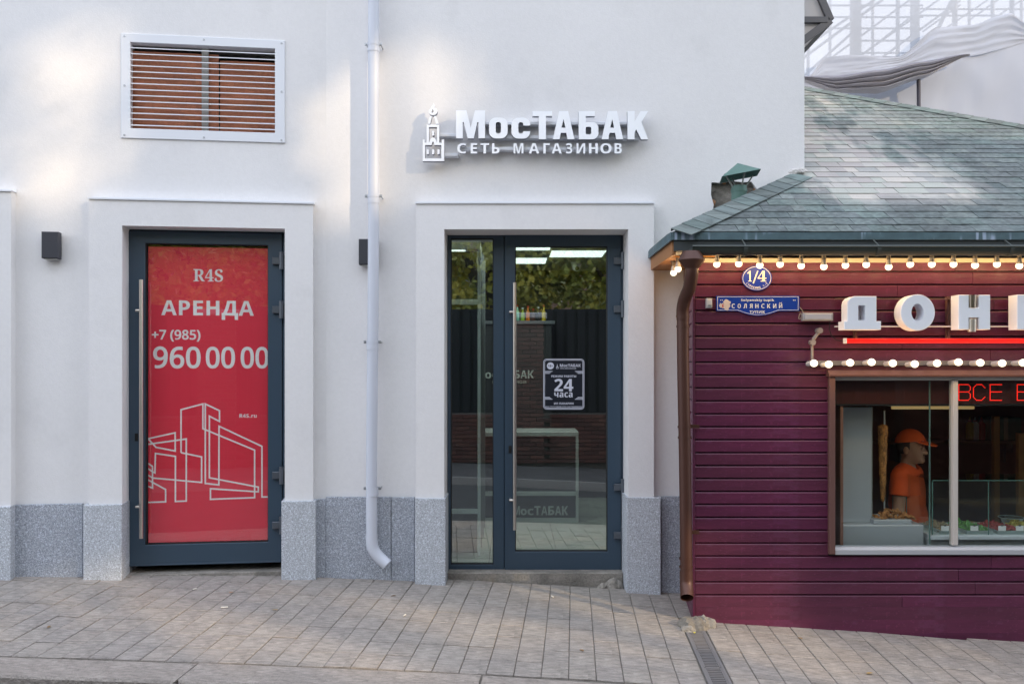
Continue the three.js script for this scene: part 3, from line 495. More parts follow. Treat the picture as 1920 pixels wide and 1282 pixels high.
// ---------------------------------------------------------------- inside the shop
{
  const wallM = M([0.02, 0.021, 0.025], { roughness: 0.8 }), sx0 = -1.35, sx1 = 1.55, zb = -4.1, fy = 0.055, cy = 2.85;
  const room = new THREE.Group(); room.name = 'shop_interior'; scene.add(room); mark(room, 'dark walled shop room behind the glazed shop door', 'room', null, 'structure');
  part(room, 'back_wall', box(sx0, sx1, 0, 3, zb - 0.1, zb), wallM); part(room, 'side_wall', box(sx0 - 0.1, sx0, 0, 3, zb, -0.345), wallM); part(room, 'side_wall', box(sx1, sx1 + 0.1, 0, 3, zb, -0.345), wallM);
  part(room, 'ceiling', box(sx0, sx1, cy, cy + 0.1, zb, -0.345), M([0.35, 0.36, 0.36]));
  part(room, 'floor_base', box(sx0, sx1, -0.05, fy - 0.008, zb, -0.345), M([0.1, 0.1, 0.1]));
  const tileC = tex(512, 512, (u, v) => { const n = 0.86 + 0.12 * (fbm(u, v, 4, 5) - 0.5) - 0.1 * smooth(0.46, 0.5, fbm(u, v, 3, 5)) * smooth(0.54, 0.5, fbm(u, v, 3, 5)); return [n, n, n * 0.98]; }), tileM = M([0.7, 0.75, 0.69], { map: rep(tileC, 0.8), roughness: 0.35 });
  for (let i = 0; i < 5; i++) for (let j = 0; j < 7; j++) part(room, 'floor_tile', box(sx0 + i * 0.58 + 0.002, sx0 + i * 0.58 + 0.577, fy - 0.008, fy, zb + j * 0.54 + 0.002, Math.min(-0.346, zb + j * 0.54 + 0.537), 0.001), tileM);
  // ceiling panels
  const em = M([0.9, 0.92, 0.9], { emissive: lin(0.93, 1, 0.96), emissiveIntensity: 2.6 });
  for (const [x, z] of [[0.68, -2.37], [0.1, -2.98], [0.1, -1.8], [-0.75, -2.3], [-0.55, -0.95], [0.6, -0.9]]) {
    const p = thing('ceiling_light_panel', 'square white light panel in the shop ceiling', 'light panel', W, 'shop ceiling light panels');
    part(p, 'panel_rim', slab(rect(x - 0.3, x + 0.3, -z - 0.3, -z + 0.3), 0, 0.012, [rect(x - 0.28, x + 0.28, -z - 0.28, -z + 0.28)]).rotateX(-Math.PI / 2).translate(0, cy - 0.013, 0), whiteMetal);
    part(p, 'light_diffuser', box(x - 0.279, x + 0.279, cy - 0.01, cy - 0.002, z - 0.279, z + 0.279), em);
    const l = new THREE.RectAreaLight(lin(0.93, 1, 0.96), 6.5, 0.55, 0.55); l.position.set(x, cy - 0.016, z); l.lookAt(x, 0, z); scene.add(l);
    settle(p);
  }
  { // dome camera
    const p = thing('dome_camera', 'white dome camera under the shop ceiling', 'camera'), x = 0.73, z = -3.2;
    part(p, 'mount', new THREE.CylinderGeometry(0.06, 0.055, 0.04, 24).translate(x, cy - 0.021, z), M([0.8, 0.8, 0.8])); part(p, 'dome', new THREE.SphereGeometry(0.05, 20, 14).translate(x, cy - 0.055, z), M([0.75, 0.76, 0.77], { roughness: 0.3 }));
    part(p, 'lens', new THREE.SphereGeometry(0.026, 14, 10).translate(x + 0.004, cy - 0.072, z + 0.032), rubber); settle(p);
  }
  { // counter
    const p = thing('shop_counter', 'dark shop counter framed in pale metal with white shop name', 'counter'), z = -2.3, x1 = 0.69, x0 = -0.9, alu = M([0.6, 0.63, 0.62], { roughness: 0.4 });
    part(p, 'body', box(x0, x1 - 0.03, fy + 0.05, 0.94, z - 0.55, z - 0.02), M([0.035, 0.037, 0.042], { roughness: 0.3 })); part(p, 'worktop', box(x0, x1, 0.945, 0.99, z - 0.6, z, 0.004), alu);
    part(p, 'post', box(x1 - 0.03, x1, fy + 0.001, 0.944, z - 0.03, z, 0.003), alu); part(p, 'rail', box(x0, x1 - 0.031, 0.33, 0.375, z - 0.019, z, 0.002), alu); part(p, 'foot', box(x0, x1 - 0.031, fy + 0.001, fy + 0.045, z - 0.03, z - 0.004), alu);
    let q = hx(968, W, z + 0.006) - 0.03; const txt = 'МосТАБАК', tw = (hx(1066, W, z) - q) / 8; [...txt].forEach((c, i) => { const low = i === 1 || i === 2; part(p, 'letter', glyph(c, q + i * tw + 0.004, q + (i + 1) * tw - 0.004, 0.13, low ? 0.195 : 0.222, z - 0.0195, z - 0.012), M([0.62, 0.65, 0.63])); });
    settle(p);
  }
  { // tall cabinet behind the counter, bottles on it, shop name on its front
    const p = thing('back_cabinet', 'tall dark cabinet behind the counter carrying bottles', 'cabinet'), z = -3.5, x1 = 0.46;
    part(p, 'body', box(-0.7, x1, fy + 0.001, 2.16, zb + 0.02, z), M([0.04, 0.04, 0.045], { roughness: 0.7 })); part(p, 'cornice', box(-0.73, x1 + 0.04, 2.161, 2.2, zb + 0.02, z + 0.03, 0.004), M([0.16, 0.17, 0.19]));
    const xr = hx(1002, W, z), tw = 0.083; [...'МосТАБАК'].forEach((c, i) => part(p, 'letter', glyph(c, xr - (8 - i) * tw + 0.005, xr - (7 - i) * tw - 0.005, 1.53, i === 1 || i === 2 ? 1.6 : 1.625, z + 0.001, z + 0.012), M([0.6, 0.62, 0.6])));
    [...'МАГАЗИНОВ'].forEach((c, i) => part(p, 'letter', glyph(c, xr - 0.09 - (9 - i) * 0.045 + 0.004, xr - 0.09 - (8 - i) * 0.045 - 0.004, 1.47, 1.505, z + 0.001, z + 0.008), M([0.5, 0.5, 0.46])));
    settle(p);
    const cols = [['red', [0.5, 0.03, 0.02]], ['amber', [0.55, 0.25, 0.03]], ['mint green', [0.3, 0.65, 0.5]], ['lime', [0.35, 0.5, 0.06]], ['orange', [0.75, 0.2, 0.02]], ['dark brown', [0.08, 0.03, 0.02]], ['black', [0.015, 0.015, 0.018]], ['yellow', [0.7, 0.5, 0.05]]];
    cols.forEach(([nm, c], i) => {
      const b = thing('bottle', nm + ' bottle in the row on top of the shop cabinet', 'bottle', W, 'bottles on the shop cabinet'), x = -0.06 + i * 0.062, h = 0.13 + (i * 37 % 5) * 0.01;
      part(b, 'bottle_body', new THREE.LatheGeometry([[0, 0], [0.024, 0], [0.025, 0.01], [0.025, h * 0.6], [0.01, h * 0.78], [0.01, h]].map(([a, d]) => new THREE.Vector2(a, d)), 16).translate(x, 2.2005, -3.58), M(c, { roughness: 0.2 })); part(b, 'cap', new THREE.CylinderGeometry(0.012, 0.012, 0.02, 12).translate(x, 2.2005 + h + 0.01, -3.58), M(i % 3 ? [0.5, 0.02, 0.02] : [0.7, 0.7, 0.7])); settle(b);
    });
  }
  { // shelf rack behind the side light
    const p = thing('display_rack', 'pale metal framed display rack with dark end panel behind the side light', 'rack'), z = -0.62, alu = M([0.84, 0.87, 0.87], { roughness: 0.4 });
    const xa = hx(838, W, z), xb = hx(901, W, z), yB = fy + 0.001, yT = hy(452, W, z);
    part(p, 'end_panel', box(xa, xb - 0.03, yB + 0.02, hy(466, W, z) - 0.02, z - 0.06, z - 0.045), M([0.02, 0.024, 0.03], { roughness: 0.35 }));
    part(p, 'post', box(xb - 0.025, xb, yB, yT, z - 0.03, z, 0.002), alu);
    for (const [a, b] of [[452, 466], [561, 571], [954, 963]]) part(p, 'cross_rail', box(xa, xb - 0.026, hy(b, W, z), hy(a, W, z), z - 0.03, z - 0.001, 0.002), alu);
    for (const zz of [-1.0, -1.5, -2.0]) part(p, 'post', box(xb - 0.02, xb, yB, yT, zz - 0.02, zz, 0.002), M([0.3, 0.32, 0.33], { roughness: 0.4, metalness: 0.5 }));
    [0.35, 0.7, 1.05, 1.4, 1.75, 2.1].forEach((y) => part(p, 'shelf', box(xa, xb - 0.028, y, y + 0.012, -2.05, z - 0.07), M([0.25, 0.27, 0.27])));
    settle(p);
    const r = rng(31);
    for (let k = 0; k < 42; k++) { const w = 0.05 + 0.05 * r(), h = 0.1 + 0.14 * r(), y = [0.362, 0.712, 1.062, 1.412, 1.762][k % 5], zz = -0.78 - Math.floor(k / 5) * 0.145; solo('goods_box', box(xb - 0.1, xb - 0.035, y + 0.0005, y + h, zz - w, zz, 0.002), M([[0.3, 0.05, 0.04], [0.1, 0.16, 0.12], [0.4, 0.4, 0.38], [0.05, 0.09, 0.18], [0.35, 0.22, 0.05]][Math.floor(r() * 5)], { roughness: 0.4 }), 'small packet standing on the display rack', 'packet', 'packets on the display rack'); }
  }
}

// ---------------------------------------------------------------- the wooden kiosk
const KZ = 0.83, KX0 = 1.25, KX1 = 5.3;
const kiosk = thing('doner_kiosk', 'low maroon boarded food kiosk under a green shingle roof', 'kiosk');
const boardB = tex(512, 512, (u, v) => { const n = fbm(u * 0.12, v, 64, 3) * 0.6 + fbm(u, v, 10, 3) * 0.4; return [n, n, n]; }, false);
const boardC = tex(512, 512, (u, v) => { let n = 0.86 + 0.18 * (fbm(u * 0.3, v, 12, 4) - 0.5) + 0.08 * (fbm(u * 0.1, v, 90, 2) - 0.5); const d = 0.5 * smooth(0.7, 0.8, fbm(u + 0.4, v + 0.2, 60, 3)) + 0.35 * smooth(0.66, 0.78, fbm(u * 0.6, v, 14, 4)) * fbm(u, v, 110, 2); return [n + d * 0.3, n + d, n + d * 0.6]; });
const boards = [[0.138, 0.022, 0.068], [0.122, 0.019, 0.061], [0.149, 0.025, 0.072], [0.13, 0.025, 0.062]].map((c) => M(c, { map: rep(boardC, 1), bumpMap: rep(boardB, 1), bumpScale: 0.002, roughness: 0.4 }));
const trimBrown = M([0.13, 0.062, 0.052], { roughness: 0.5 }), alu = M([0.5, 0.49, 0.47], { roughness: 0.5, metalness: 0.3 });
{
  const kx = (p, z = KZ) => hx(p, W, z), ky = (p, z = KZ) => hy(p, W, z), pitch = 24.2 * 6.25 / 1700, prof = [[0, 0], [0.02, 0.001], [0.02, pitch - 0.0165], [0.017, pitch - 0.012], [0.004, pitch - 0.0075], [0, pitch - 0.0075]];
  const wx0 = kx(1552), r = rng(91);
  for (let k = -1; k < 30; k++) {
    const py = 508 + 24.2 * k, y = ky(py + 24.2), m = boards[Math.floor(r() * 4)], inWin = k >= 8 && k < 22;
    if (y < -0.5) break;
    const pr = k >= 26 ? [[0, 0], [0.02, 0], [0.02, pitch], [0, pitch]] : prof;
    if (inWin) part(kiosk, 'cladding_board', run(pr, KX0 + 0.012, wx0).translate(0, y, KZ - 0.02), m);
    else {
      const cuts = [KX0 + 0.012, ...(k < 26 ? [[kx(1820), kx(1680), kx(1850), kx(1790)][((k % 4) + 4) % 4] + 0.05 * r()] : []), KX1];
      for (let i = 1; i < cuts.length; i++) part(kiosk, 'cladding_board', run(pr, cuts[i - 1] + 0.0016, cuts[i] - 0.0016).translate(0, y, KZ - 0.02), i === 1 ? m : boards[Math.floor(r() * 4)]);
    }
    // left return, running back to the white wall
    const len = Math.hypot(0.09, KZ - 0.02), g = run(pr, 0, len).rotateY(Math.PI + Math.atan2(KZ - 0.02, 0.09)).rotateY(Math.PI);
    part(kiosk, 'side_board', box(-0.016, 0, 0.002, pitch - 0.006, -len, 0, 0.003).rotateY(-Math.atan2(0.09, KZ - 0.02)).translate(KX0 + 0.012, y, KZ - 0.004), m);
  }
  part(kiosk, 'wall_core', mergeAll([box(KX0 + 0.04, wx0 - 0.001, -0.6, 2.42, KZ - 0.1, KZ - 0.021), box(wx0, KX1, ky(700), 2.42, KZ - 0.06, KZ - 0.021), box(wx0, KX1, -0.6, ky(1037), KZ - 0.1, KZ - 0.021), box(KX1 - 0.08, KX1, -0.6, 2.42, -1.8, KZ - 0.101)]), M([0.03, 0.012, 0.02]));
  part(kiosk, 'inner_wall', mergeAll([box(2.3, KX1 - 0.081, -0.6, 2.42, -1.85, -1.8), box(2.3, 2.32, -0.6, 2.42, -1.8, KZ - 0.101)]), M([0.26, 0.12, 0.08], { roughness: 0.9 }));
  part(kiosk, 'floor', box(2.321, KX1 - 0.081, -0.62, -0.55, -1.8, KZ - 0.101), M([0.1, 0.1, 0.1]));
  part(kiosk, 'ceiling', box(2.321, KX1 - 0.081, 2.36, 2.42, -1.8, KZ - 0.101), M([0.35, 0.3, 0.24]));
  // window: brown trim, grey metal frame, two panes
  const win = sub(kiosk, 'window');
  part(win, 'jamb_trim', box(wx0, kx(1563), ky(1037), ky(706), KZ - 0.06, KZ + 0.035, 0.003), trimBrown);
  part(win, 'head_trim', run([[-0.02, 0], [0.05, 0], [0.055, 0.012], [0.03, 0.045], [-0.02, 0.045]], wx0 - 0.01, KX1).translate(0, ky(706), KZ), trimBrown);
  part(win, 'sill', run([[-0.08, 0], [0.022, -0.004], [0.024, 0.028], [0.0, 0.042], [-0.08, 0.042]], kx(1564), KX1).translate(0, ky(1037), KZ), M([0.42, 0.43, 0.45], { roughness: 0.5 }));
  part(win, 'top_rail', box(kx(1564), KX1, ky(713), ky(706) - 0.001, KZ - 0.05, KZ - 0.01, 0.002), alu);
  part(win, 'stile', box(kx(1563.5), kx(1567), ky(1022), ky(713), KZ - 0.05, KZ - 0.012, 0.001), alu);
  part(win, 'mullion', box(kx(1786.5), kx(1796), ky(1022) + 0.001, ky(713), KZ - 0.055, KZ + 0.004, 0.003), M([0.5, 0.46, 0.42], { roughness: 0.6 }));
  const kGlass = new THREE.MeshPhysicalMaterial({ color: lin(0.92, 0.95, 0.94), transmission: 1, thickness: 0, roughness: 0, ior: 1.42 });
  part(win, 'pane', box(kx(1566), kx(1788), ky(1024), ky(712), KZ - 0.03, KZ - 0.0295), kGlass);
  part(win, 'pane', box(kx(1796), KX1, ky(1024), ky(712), KZ - 0.038, KZ - 0.0375), kGlass);
  part(win, 'pane_edge', box(kx(1743, 0.78), kx(1745, 0.78), ky(1020, 0.78), ky(714, 0.78), 0.765, 0.775), M([0.12, 0.2, 0.18], { roughness: 0.2 }));
  part(kiosk, 'corner_trim', box(KX0 - 0.006, KX0 + 0.011, -0.5, 2.4, KZ - 0.03, KZ + 0.003, 0.003), boards[1]);
  part(kiosk, 'eave_batten', box(KX0, KX1, 2.375, 2.405, KZ, KZ + 0.022, 0.002), M([0.5, 0.45, 0.35], { roughness: 0.7 }));

  // roof
  const EY = 2.555, EZ = 1.05, EXL = 1.075, tanA = 0.571, al = Math.atan(tanA), cA = Math.cos(al), sA = Math.sin(al);
  const P = (x, s, h = 0) => V(x, EY + s * sA + h * cA, EZ - s * cA + h * sA), left = (s) => (s < 1.21 ? EXL + 0.93 * s : 2.305), right = (s) => 3.11 + (4.17 - s) * 1.024;
  const toRoof = (px, py) => { const a = (690 - py) / FOCAL, q = (EY - tanA * (7.08 - EZ) - 1.65) / (a - tanA); return [(px - 960) / FOCAL * q, (EZ - 7.08 + q) / cA]; };
  const roof = sub(kiosk, 'roof');
  const deckM = M([0.06, 0.07, 0.07], { roughness: 0.95 });
  const tri = (pts) => { const g = new THREE.BufferGeometry(), p = []; for (let i = 1; i < pts.length - 1; i++) p.push(...pts[0].toArray(), ...pts[i].toArray(), ...pts[i + 1].toArray()); g.setAttribute('position', new THREE.Float32BufferAttribute(p, 3)); g.computeVertexNormals(); return uvM(g); };
  part(roof, 'deck', mergeAll([tri([P(2.2, 1.21), P(EXL, 0), P(7.3, 0), P(2.305, 4.96), P(2.305, 1.3)]), tri([V(EXL, EY, EZ), P(2.2, 1.21), V(EXL, EY, 0.002)]), tri([P(7.3, 0), V(7.3, EY, -6), P(2.305, 4.96)]), tri([P(2.305, 4.96), V(7.3, EY, -6), V(2.305, EY, -6)])]), Object.assign(deckM, { side: THREE.DoubleSide }));
  const dust = (x, s) => {                                              // pale plaster dust spilled from the wall above the roof
    const [a, b] = [x, s], n = fbm(a * 0.2, b * 0.12, 12, 5), n2 = fbm(a * 0.35 + 0.3, b * 0.09 + 0.2, 20, 4);
    const c = 2.28 + (2.35 - b) * 0.3, w = 0.28 + 0.16 * (2.4 - b), core = smooth(w + 0.35, w * 0.3, Math.abs(a - c - 0.12)) * smooth(0.35, 0.8, b) * smooth(3.1, 1.9, b);
    const veil = smooth(1.35, 0.2, Math.abs(a - 2.75)) * smooth(0.2, 1.0, b) * smooth(4.9, 3.6, b) * 0.7;
    return clamp(core * smooth(0.3, 0.56, n + 0.12) * 0.95 + veil * smooth(0.36, 0.64, n2));
  };
  const roofC = tex(1024, 1024, (u, v) => { const x = 1 + u * 6.4, s = v * 5.12, d = dust(x, s), g = fbm(u, v, 250, 2), c = fbm(u, v, 14, 4), k = 0.92 + 0.4 * (g - 0.5) + 0.4 * (c - 0.5); return [lerp(0.415 * k, 0.69, d), lerp(0.455 * k, 0.67, d), lerp(0.45 * k, 0.645, d)]; });
  const tones = [[0.97, 0.98, 0.98], [0.86, 0.84, 0.86], [1.1, 1.08, 1.05], [0.88, 0.95, 0.92], [0.76, 0.8, 0.82]].map((c) => M(c, { map: roofC, bumpMap: rep(paverB, 20), bumpScale: 0.003, roughness: 0.92 }));
  const plank = (q, h0, h1) => {                                        // four corners on the slope -> thin slab, 12 triangles
    const b = q.map(([x, s], i) => P(x, s, (i < 2 ? h0 : h1) - 0.005)), t = q.map(([x, s], i) => P(x, s, i < 2 ? h0 : h1)), pos = [], uv = [];
    const f = (...v) => { for (const i of [0, 1, 2, 0, 2, 3]) { const [p, k] = v[i]; pos.push(p.x, p.y, p.z); uv.push((q[k][0] - 1) / 6.4, q[k][1] / 5.12); } };
    const tt = t.map((p, i) => [p, i]), bb = b.map((p, i) => [p, i]);
    f(...tt); f(bb[3], bb[2], bb[1], bb[0]); for (let i = 0; i < 4; i++) { const j = (i + 1) % 4; f(bb[i], bb[j], tt[j], tt[i]); }
    const g = new THREE.BufferGeometry(); g.setAttribute('position', new THREE.Float32BufferAttribute(pos, 3)); g.setAttribute('uv', new THREE.Float32BufferAttribute(uv, 2)); g.computeVertexNormals(); return g;
  };
  const ex = 0.128, rest = [[], [], [], [], []]; let count = 0;
  for (let c = 0; c < 37; c++) {
    const s0 = c * ex - 0.012, sm = s0 + ex / 2; let x = left(Math.max(0, sm)) - 0.02 - (c ? 0.12 * r() : 0); if (x < left(Math.max(0, s0))) x = left(Math.max(0, s0));
    const xe = Math.min(right(sm), 5.1);
    while (x < xe) {
      const w = 0.09 + 0.14 * r(), x1 = Math.min(x + w, right(sm)), tone = [0, 1, 2, 3, 0, 3, 1, 4, 0][Math.floor(r() * 9)], sk = 0.012 * (r() - 0.5), lift = 0.008 + 0.003 * r();
      const g = plank([[x + 0.0012, s0 + 0.004 * (r() - 0.5)], [x1 - 0.0012, s0 + 0.004 * (r() - 0.5)], [Math.max(x1 - 0.0012 + sk, left(s0 + ex + 0.03) + 0.002), s0 + ex + 0.03], [Math.max(x + 0.0012 + sk, left(s0 + ex + 0.03)), s0 + ex + 0.03]], lift, lift - 0.006);
      if (count < 290 && x < 3.75) { part(roof, 'shingle', g, tones[tone]); count++; } else rest[tone].push(g);
      x = x1;
    }
  }
  rest.forEach((l, i) => { if (l.length) part(roof, 'further_shingles', mergeAll(l), tones[i]).userData.kind = 'stuff'; });
  // left slope shingles
  const lp = (z, t, h) => V(EXL + t - h * 0.47, EY + t * 0.536 + h * 0.88, z); const ls = [];
  for (let c = 0; c < 10; c++) for (let z = 0.01; z < EZ - c * 0.105 - 0.16;) { const w = 0.12 + 0.16 * r(), z1 = Math.min(z + w, EZ - c * 0.105 - 0.16), t0 = c * 0.112 - 0.01, t1 = t0 + 0.135; const a = [lp(z, t0, 0.014), lp(z1, t0, 0.014), lp(z1, t1, 0.004), lp(z, t1, 0.004)]; const g = new THREE.BufferGeometry(), b = a.map((p) => p.clone().add(V(0, -0.006, 0))); const ps = []; const f = (...v) => { for (const i of [0, 1, 2, 0, 2, 3]) ps.push(...v[i].toArray()); }; f(...a); f(b[3], b[2], b[1], b[0]); for (let i = 0; i < 4; i++) f(b[i], b[(i + 1) % 4], a[(i + 1) % 4], a[i]); g.setAttribute('position', new THREE.Float32BufferAttribute(ps, 3)); g.computeVertexNormals(); const n = g.attributes.position.count, uv = new Float32Array(n * 2); for (let i = 0; i < n; i++) { uv[2 * i] = 0.6 + z * 0.1; uv[2 * i + 1] = 0.05 + c * 0.01; } g.setAttribute('uv', new THREE.BufferAttribute(uv, 2)); ls.push(g); z = z1; }
  part(roof, 'side_shingles', mergeAll(ls), tones[3]).userData.kind = 'stuff';
  // hip caps: folded tabs straddling the hips
  const hip = (A, B, nf, nl, n, wide) => {
    const d = B.clone().sub(A), len = d.length(); d.normalize();
    const f = nf.clone().cross(d).normalize(), l = d.clone().cross(nl).normalize(); if (f.y > 0) f.negate(); if (l.y > 0) l.negate();
    for (let k = 0; k < n; k++) {
      const t0 = k * len / n - 0.01, t1 = t0 + len / n + 0.035, jl = (r() - 0.5) * 0.012, q = (t, off, h, nn) => A.clone().addScaledVector(d, t).addScaledVector(off, off === l ? wide * 0.04 : wide).addScaledVector(nn, h), mid = nf.clone().add(nl).normalize();
      const s = (t, h) => [A.clone().addScaledVector(d, t).addScaledVector(l, wide * 0.04).addScaledVector(mid, h * 0.2), A.clone().addScaledVector(d, t).addScaledVector(mid, h + 0.006), q(t - jl, f, h, nf)], lo = s(t0, 0.017), hi = s(t1, 0.0125), lb = s(t0, 0.011), hb = s(t1, 0.0075), ps = [];
      const fq = (a, b, c, e) => { for (const v of [a, b, c, a, c, e]) ps.push(...v.toArray()); };
      for (const i of [0, 1]) { fq(lo[i], lo[i + 1], hi[i + 1], hi[i]); fq(lb[i + 1], lb[i], hb[i], hb[i + 1]); fq(lb[i], lb[i + 1], lo[i + 1], lo[i]); }
      fq(lb[0], lo[0], hi[0], hb[0]); fq(lo[2], lb[2], hb[2], hi[2]);
      const g = new THREE.BufferGeometry(); g.setAttribute('position', new THREE.Float32BufferAttribute(ps, 3)); g.computeVertexNormals();
      const N = g.attributes.position.count, uv = new Float32Array(N * 2); for (let i = 0; i < N; i++) { uv[2 * i] = 0.62 + 0.02 * k; uv[2 * i + 1] = 0.02 + 0.03 * r(); } g.setAttribute('uv', new THREE.BufferAttribute(uv, 2));
      part(roof, 'hip_cap', g, tones[[0, 3, 2, 3][Math.floor(r() * 4)]]);
    }
  };
  const nF = V(0, cA, sA), nL = V(-0.47, 0.883, 0);
  hip(V(EXL - 0.01, EY + 0.004, EZ + 0.01), P(2.19, 1.2), nF, nL, 13, 0.15);
  hip(P(right(1.2), 1.2), P(right(4.9), 4.9), nF, V(0.5, 0.86, 0), 38, 0.11);
  // eave: weathered metal drip, dark boards, gutter
  const drip = tex(512, 128, (u, v) => { const st = fbm(u, v * 0.04, 90, 3), pz = fbm(u, v, 5, 3), d = smooth(0.52, 0.72, st) * smooth(0.45, 0.6, pz); const k = 0.9 + 0.2 * (fbm(u, v, 40, 2) - 0.5); return [lerp(0.34 * k, 0.62, d), lerp(0.44 * k, 0.68, d), lerp(0.47 * k, 0.76, d)]; });
  const dripM = M([1, 1, 1], { map: rep(drip, 0.5, 1), roughness: 0.55 });
  part(kiosk, 'drip_edge', box(EXL - 0.012, 7.3, EY - 0.055, EY - 0.004, EZ, EZ + 0.012, 0.002), dripM);
  part(kiosk, 'drip_edge', box(EXL - 0.024, EXL - 0.0125, EY - 0.06, EY - 0.004, 0.002, EZ + 0.01, 0.002), dripM);
  part(kiosk, 'fascia_board', box(EXL + 0.005, 7.3, EY - 0.125, EY - 0.01, EZ - 0.03, EZ - 0.004), M([0.045, 0.055, 0.06], { roughness: 0.6 }));
  part(kiosk, 'fascia_board', box(EXL - 0.004, EXL + 0.02, EY - 0.15, EY - 0.01, 0.004, EZ - 0.032), M([0.35, 0.16, 0.06], { roughness: 0.7 }));
  part(kiosk, 'soffit', box(EXL + 0.022, KX1, 2.425, 2.436, KZ + 0.004, EZ - 0.031), M([0.34, 0.36, 0.33])); part(kiosk, 'soffit', box(EXL + 0.021, 1.42, 2.412, 2.423, 0.004, KZ + 0.003), M([0.5, 0.24, 0.09], { roughness: 0.75 }));
  const arcP = [], gr2 = 0.052; for (let k = 0; k <= 10; k++) { const a = Math.PI * (1 + k / 10); arcP.push([Math.cos(a) * gr2, Math.sin(a) * gr2]); } for (let k = 10; k >= 0; k--) { const a = Math.PI * (1 + k / 10); arcP.push([Math.cos(a) * (gr2 - 0.004), Math.sin(a) * (gr2 - 0.004)]); }
  const gut = sub(kiosk, 'gutter'); part(gut, 'trough', run(arcP, kx(1296, 1.12), 7.3).translate(0, 2.442, 1.112), M([0.03, 0.04, 0.036], { roughness: 0.5 }));
  part(gut, 'bead', rod(V(kx(1296, 1.12), 2.444, 1.166), V(7.3, 2.444, 1.166), 0.007, 10), M([0.07, 0.085, 0.08], { roughness: 0.4 }));
  for (let k = 0; k < 5; k++) { const x = kx(1392, 1.12) + k * 0.87; part(gut, 'hanger', mergeAll([run(arcP, x, x + 0.025).scale(1, 1.12, 1.12).translate(0, 2.442, 1.112), rod(V(x + 0.012, 2.44, 1.17), V(x + 0.012, 2.5, 1.062), 0.005, 6)]), M([0.05, 0.06, 0.055])); }

  // strings of bulbs
  const bulbM = M([0.95, 0.93, 0.88], { emissive: lin(1, 0.86, 0.6), emissiveIntensity: 2.6, roughness: 0.4 }), sockM = M([0.3, 0.27, 0.22], { roughness: 0.6 }), cream = M([0.6, 0.58, 0.54], { roughness: 0.6 });
  const lamp = (x, y, z, I) => { const l = new THREE.PointLight(lin(1, 0.62, 0.27), I, 0, 2); l.position.set(x, y, z); l.castShadow = true; l.shadow.radius = 1; scene.add(l); };
  const upper = thing('bulb_string', 'string of lit white bulbs hanging under the kiosk eave', 'string lights');
  const ups = [[1344, 495], [1385, 494], [1424.5, 497], [1462.5, 495], [1502, 498], [1544.5, 499.5], [1585, 497], [1624, 495.5], [1666, 500], [1706.5, 495], [1747, 495], [1787.5, 495], [1828, 497], [1869, 495], [1911, 498], [1953, 496]].map(([p, q]) => V(hx(p, W, 0.95), hy(q, W, 0.95) - 0.002, 0.95));
  ups.unshift(V(1.155, 2.33, 0.6), V(1.15, 2.335, 0.8), V(1.23, 2.345, 0.98));
  part(upper, 'cable', tube(ups.map((v, i) => V(v.x, v.y + 0.082 + (i % 2 ? 0.004 : -0.004), v.z)), 0.004, 160, 6), rubber);
  for (const v of ups) {
    const b = sub(upper, 'lamp_holder');
    part(b, 'socket', mergeAll([new THREE.CylinderGeometry(0.014, 0.014, 0.034, 14).translate(v.x, v.y + 0.064, v.z), new THREE.CylinderGeometry(0.03, 0.03, 0.004, 14).translate(v.x, v.y + 0.083, v.z)]), sockM);
    part(b, 'bulb_neck', new THREE.CylinderGeometry(0.013, 0.021, 0.036, 16).translate(v.x, v.y + 0.03, v.z), cream);
    part(b, 'bulb', new THREE.SphereGeometry(0.0235, 18, 12).translate(v.x, v.y, v.z), bulbM); lamp(v.x, v.y, v.z, 0.13);
  }
  settle(upper);
  const lower = thing('bulb_rail', 'rail of lit round bulbs over the kiosk window', 'string lights'), low = [[1526, 681], [1554, 683], [1594, 680], [1634, 679], [1674, 681], [1715, 682.5], [1757, 681], [1797, 679], [1838, 680], [1879, 681], [1918, 680], [1959, 681]].map(([p, q]) => V(hx(p, W, 0.99), hy(q, W, 0.99), 0.99));
  part(lower, 'rail', box(kx(1519, 0.9), KX1, low[3].y - 0.022, low[3].y + 0.012, KZ + 0.001, KZ + 0.04, 0.003), M([0.2, 0.17, 0.15], { roughness: 0.5 }));
  part(lower, 'conduit', mergeAll([rod(V(kx(1522.5, 0.87), low[0].y, 0.87), V(kx(1522.5, 0.87), ky(642, 0.87), 0.87), 0.009, 10), rod(V(kx(1522.5, 0.87), ky(642, 0.87), 0.85), V(kx(1522.5, 0.87), ky(642, 0.87), 0.895), 0.02, 12), rod(V(kx(1524, 0.87), ky(637, 0.87), 0.87), V(kx(1536, 0.87), ky(622, 0.87), 0.865), 0.012, 10), rod(V(kx(1536, 0.87), ky(620, 0.87), 0.835), V(kx(1536, 0.87), ky(620, 0.87), 0.89), 0.02, 12)]), M([0.26, 0.22, 0.2], { roughness: 0.5 }));
  for (const v of low) { const b = sub(lower, 'lamp_holder'); part(b, 'socket', rod(V(v.x, v.y - 0.004, KZ + 0.04), V(v.x, v.y, v.z - 0.018), 0.017, 14, 0.02), cream); part(b, 'bulb', new THREE.SphereGeometry(0.0245, 18, 12).translate(v.x, v.y, v.z), bulbM); lamp(v.x, v.y, v.z, 0.09); }
  settle(lower);

  // kiosk lettering
  const sign = thing('kiosk_sign', 'thick white box letters fixed over the kiosk window', 'sign'), Z1 = 1.01, Z0 = 0.9, S = (a, b) => hit(1560 + a / 5.333, 530 + b / 5.333, W, Z1);
  const face = M([0.86, 0.88, 0.93], { roughness: 0.4 });
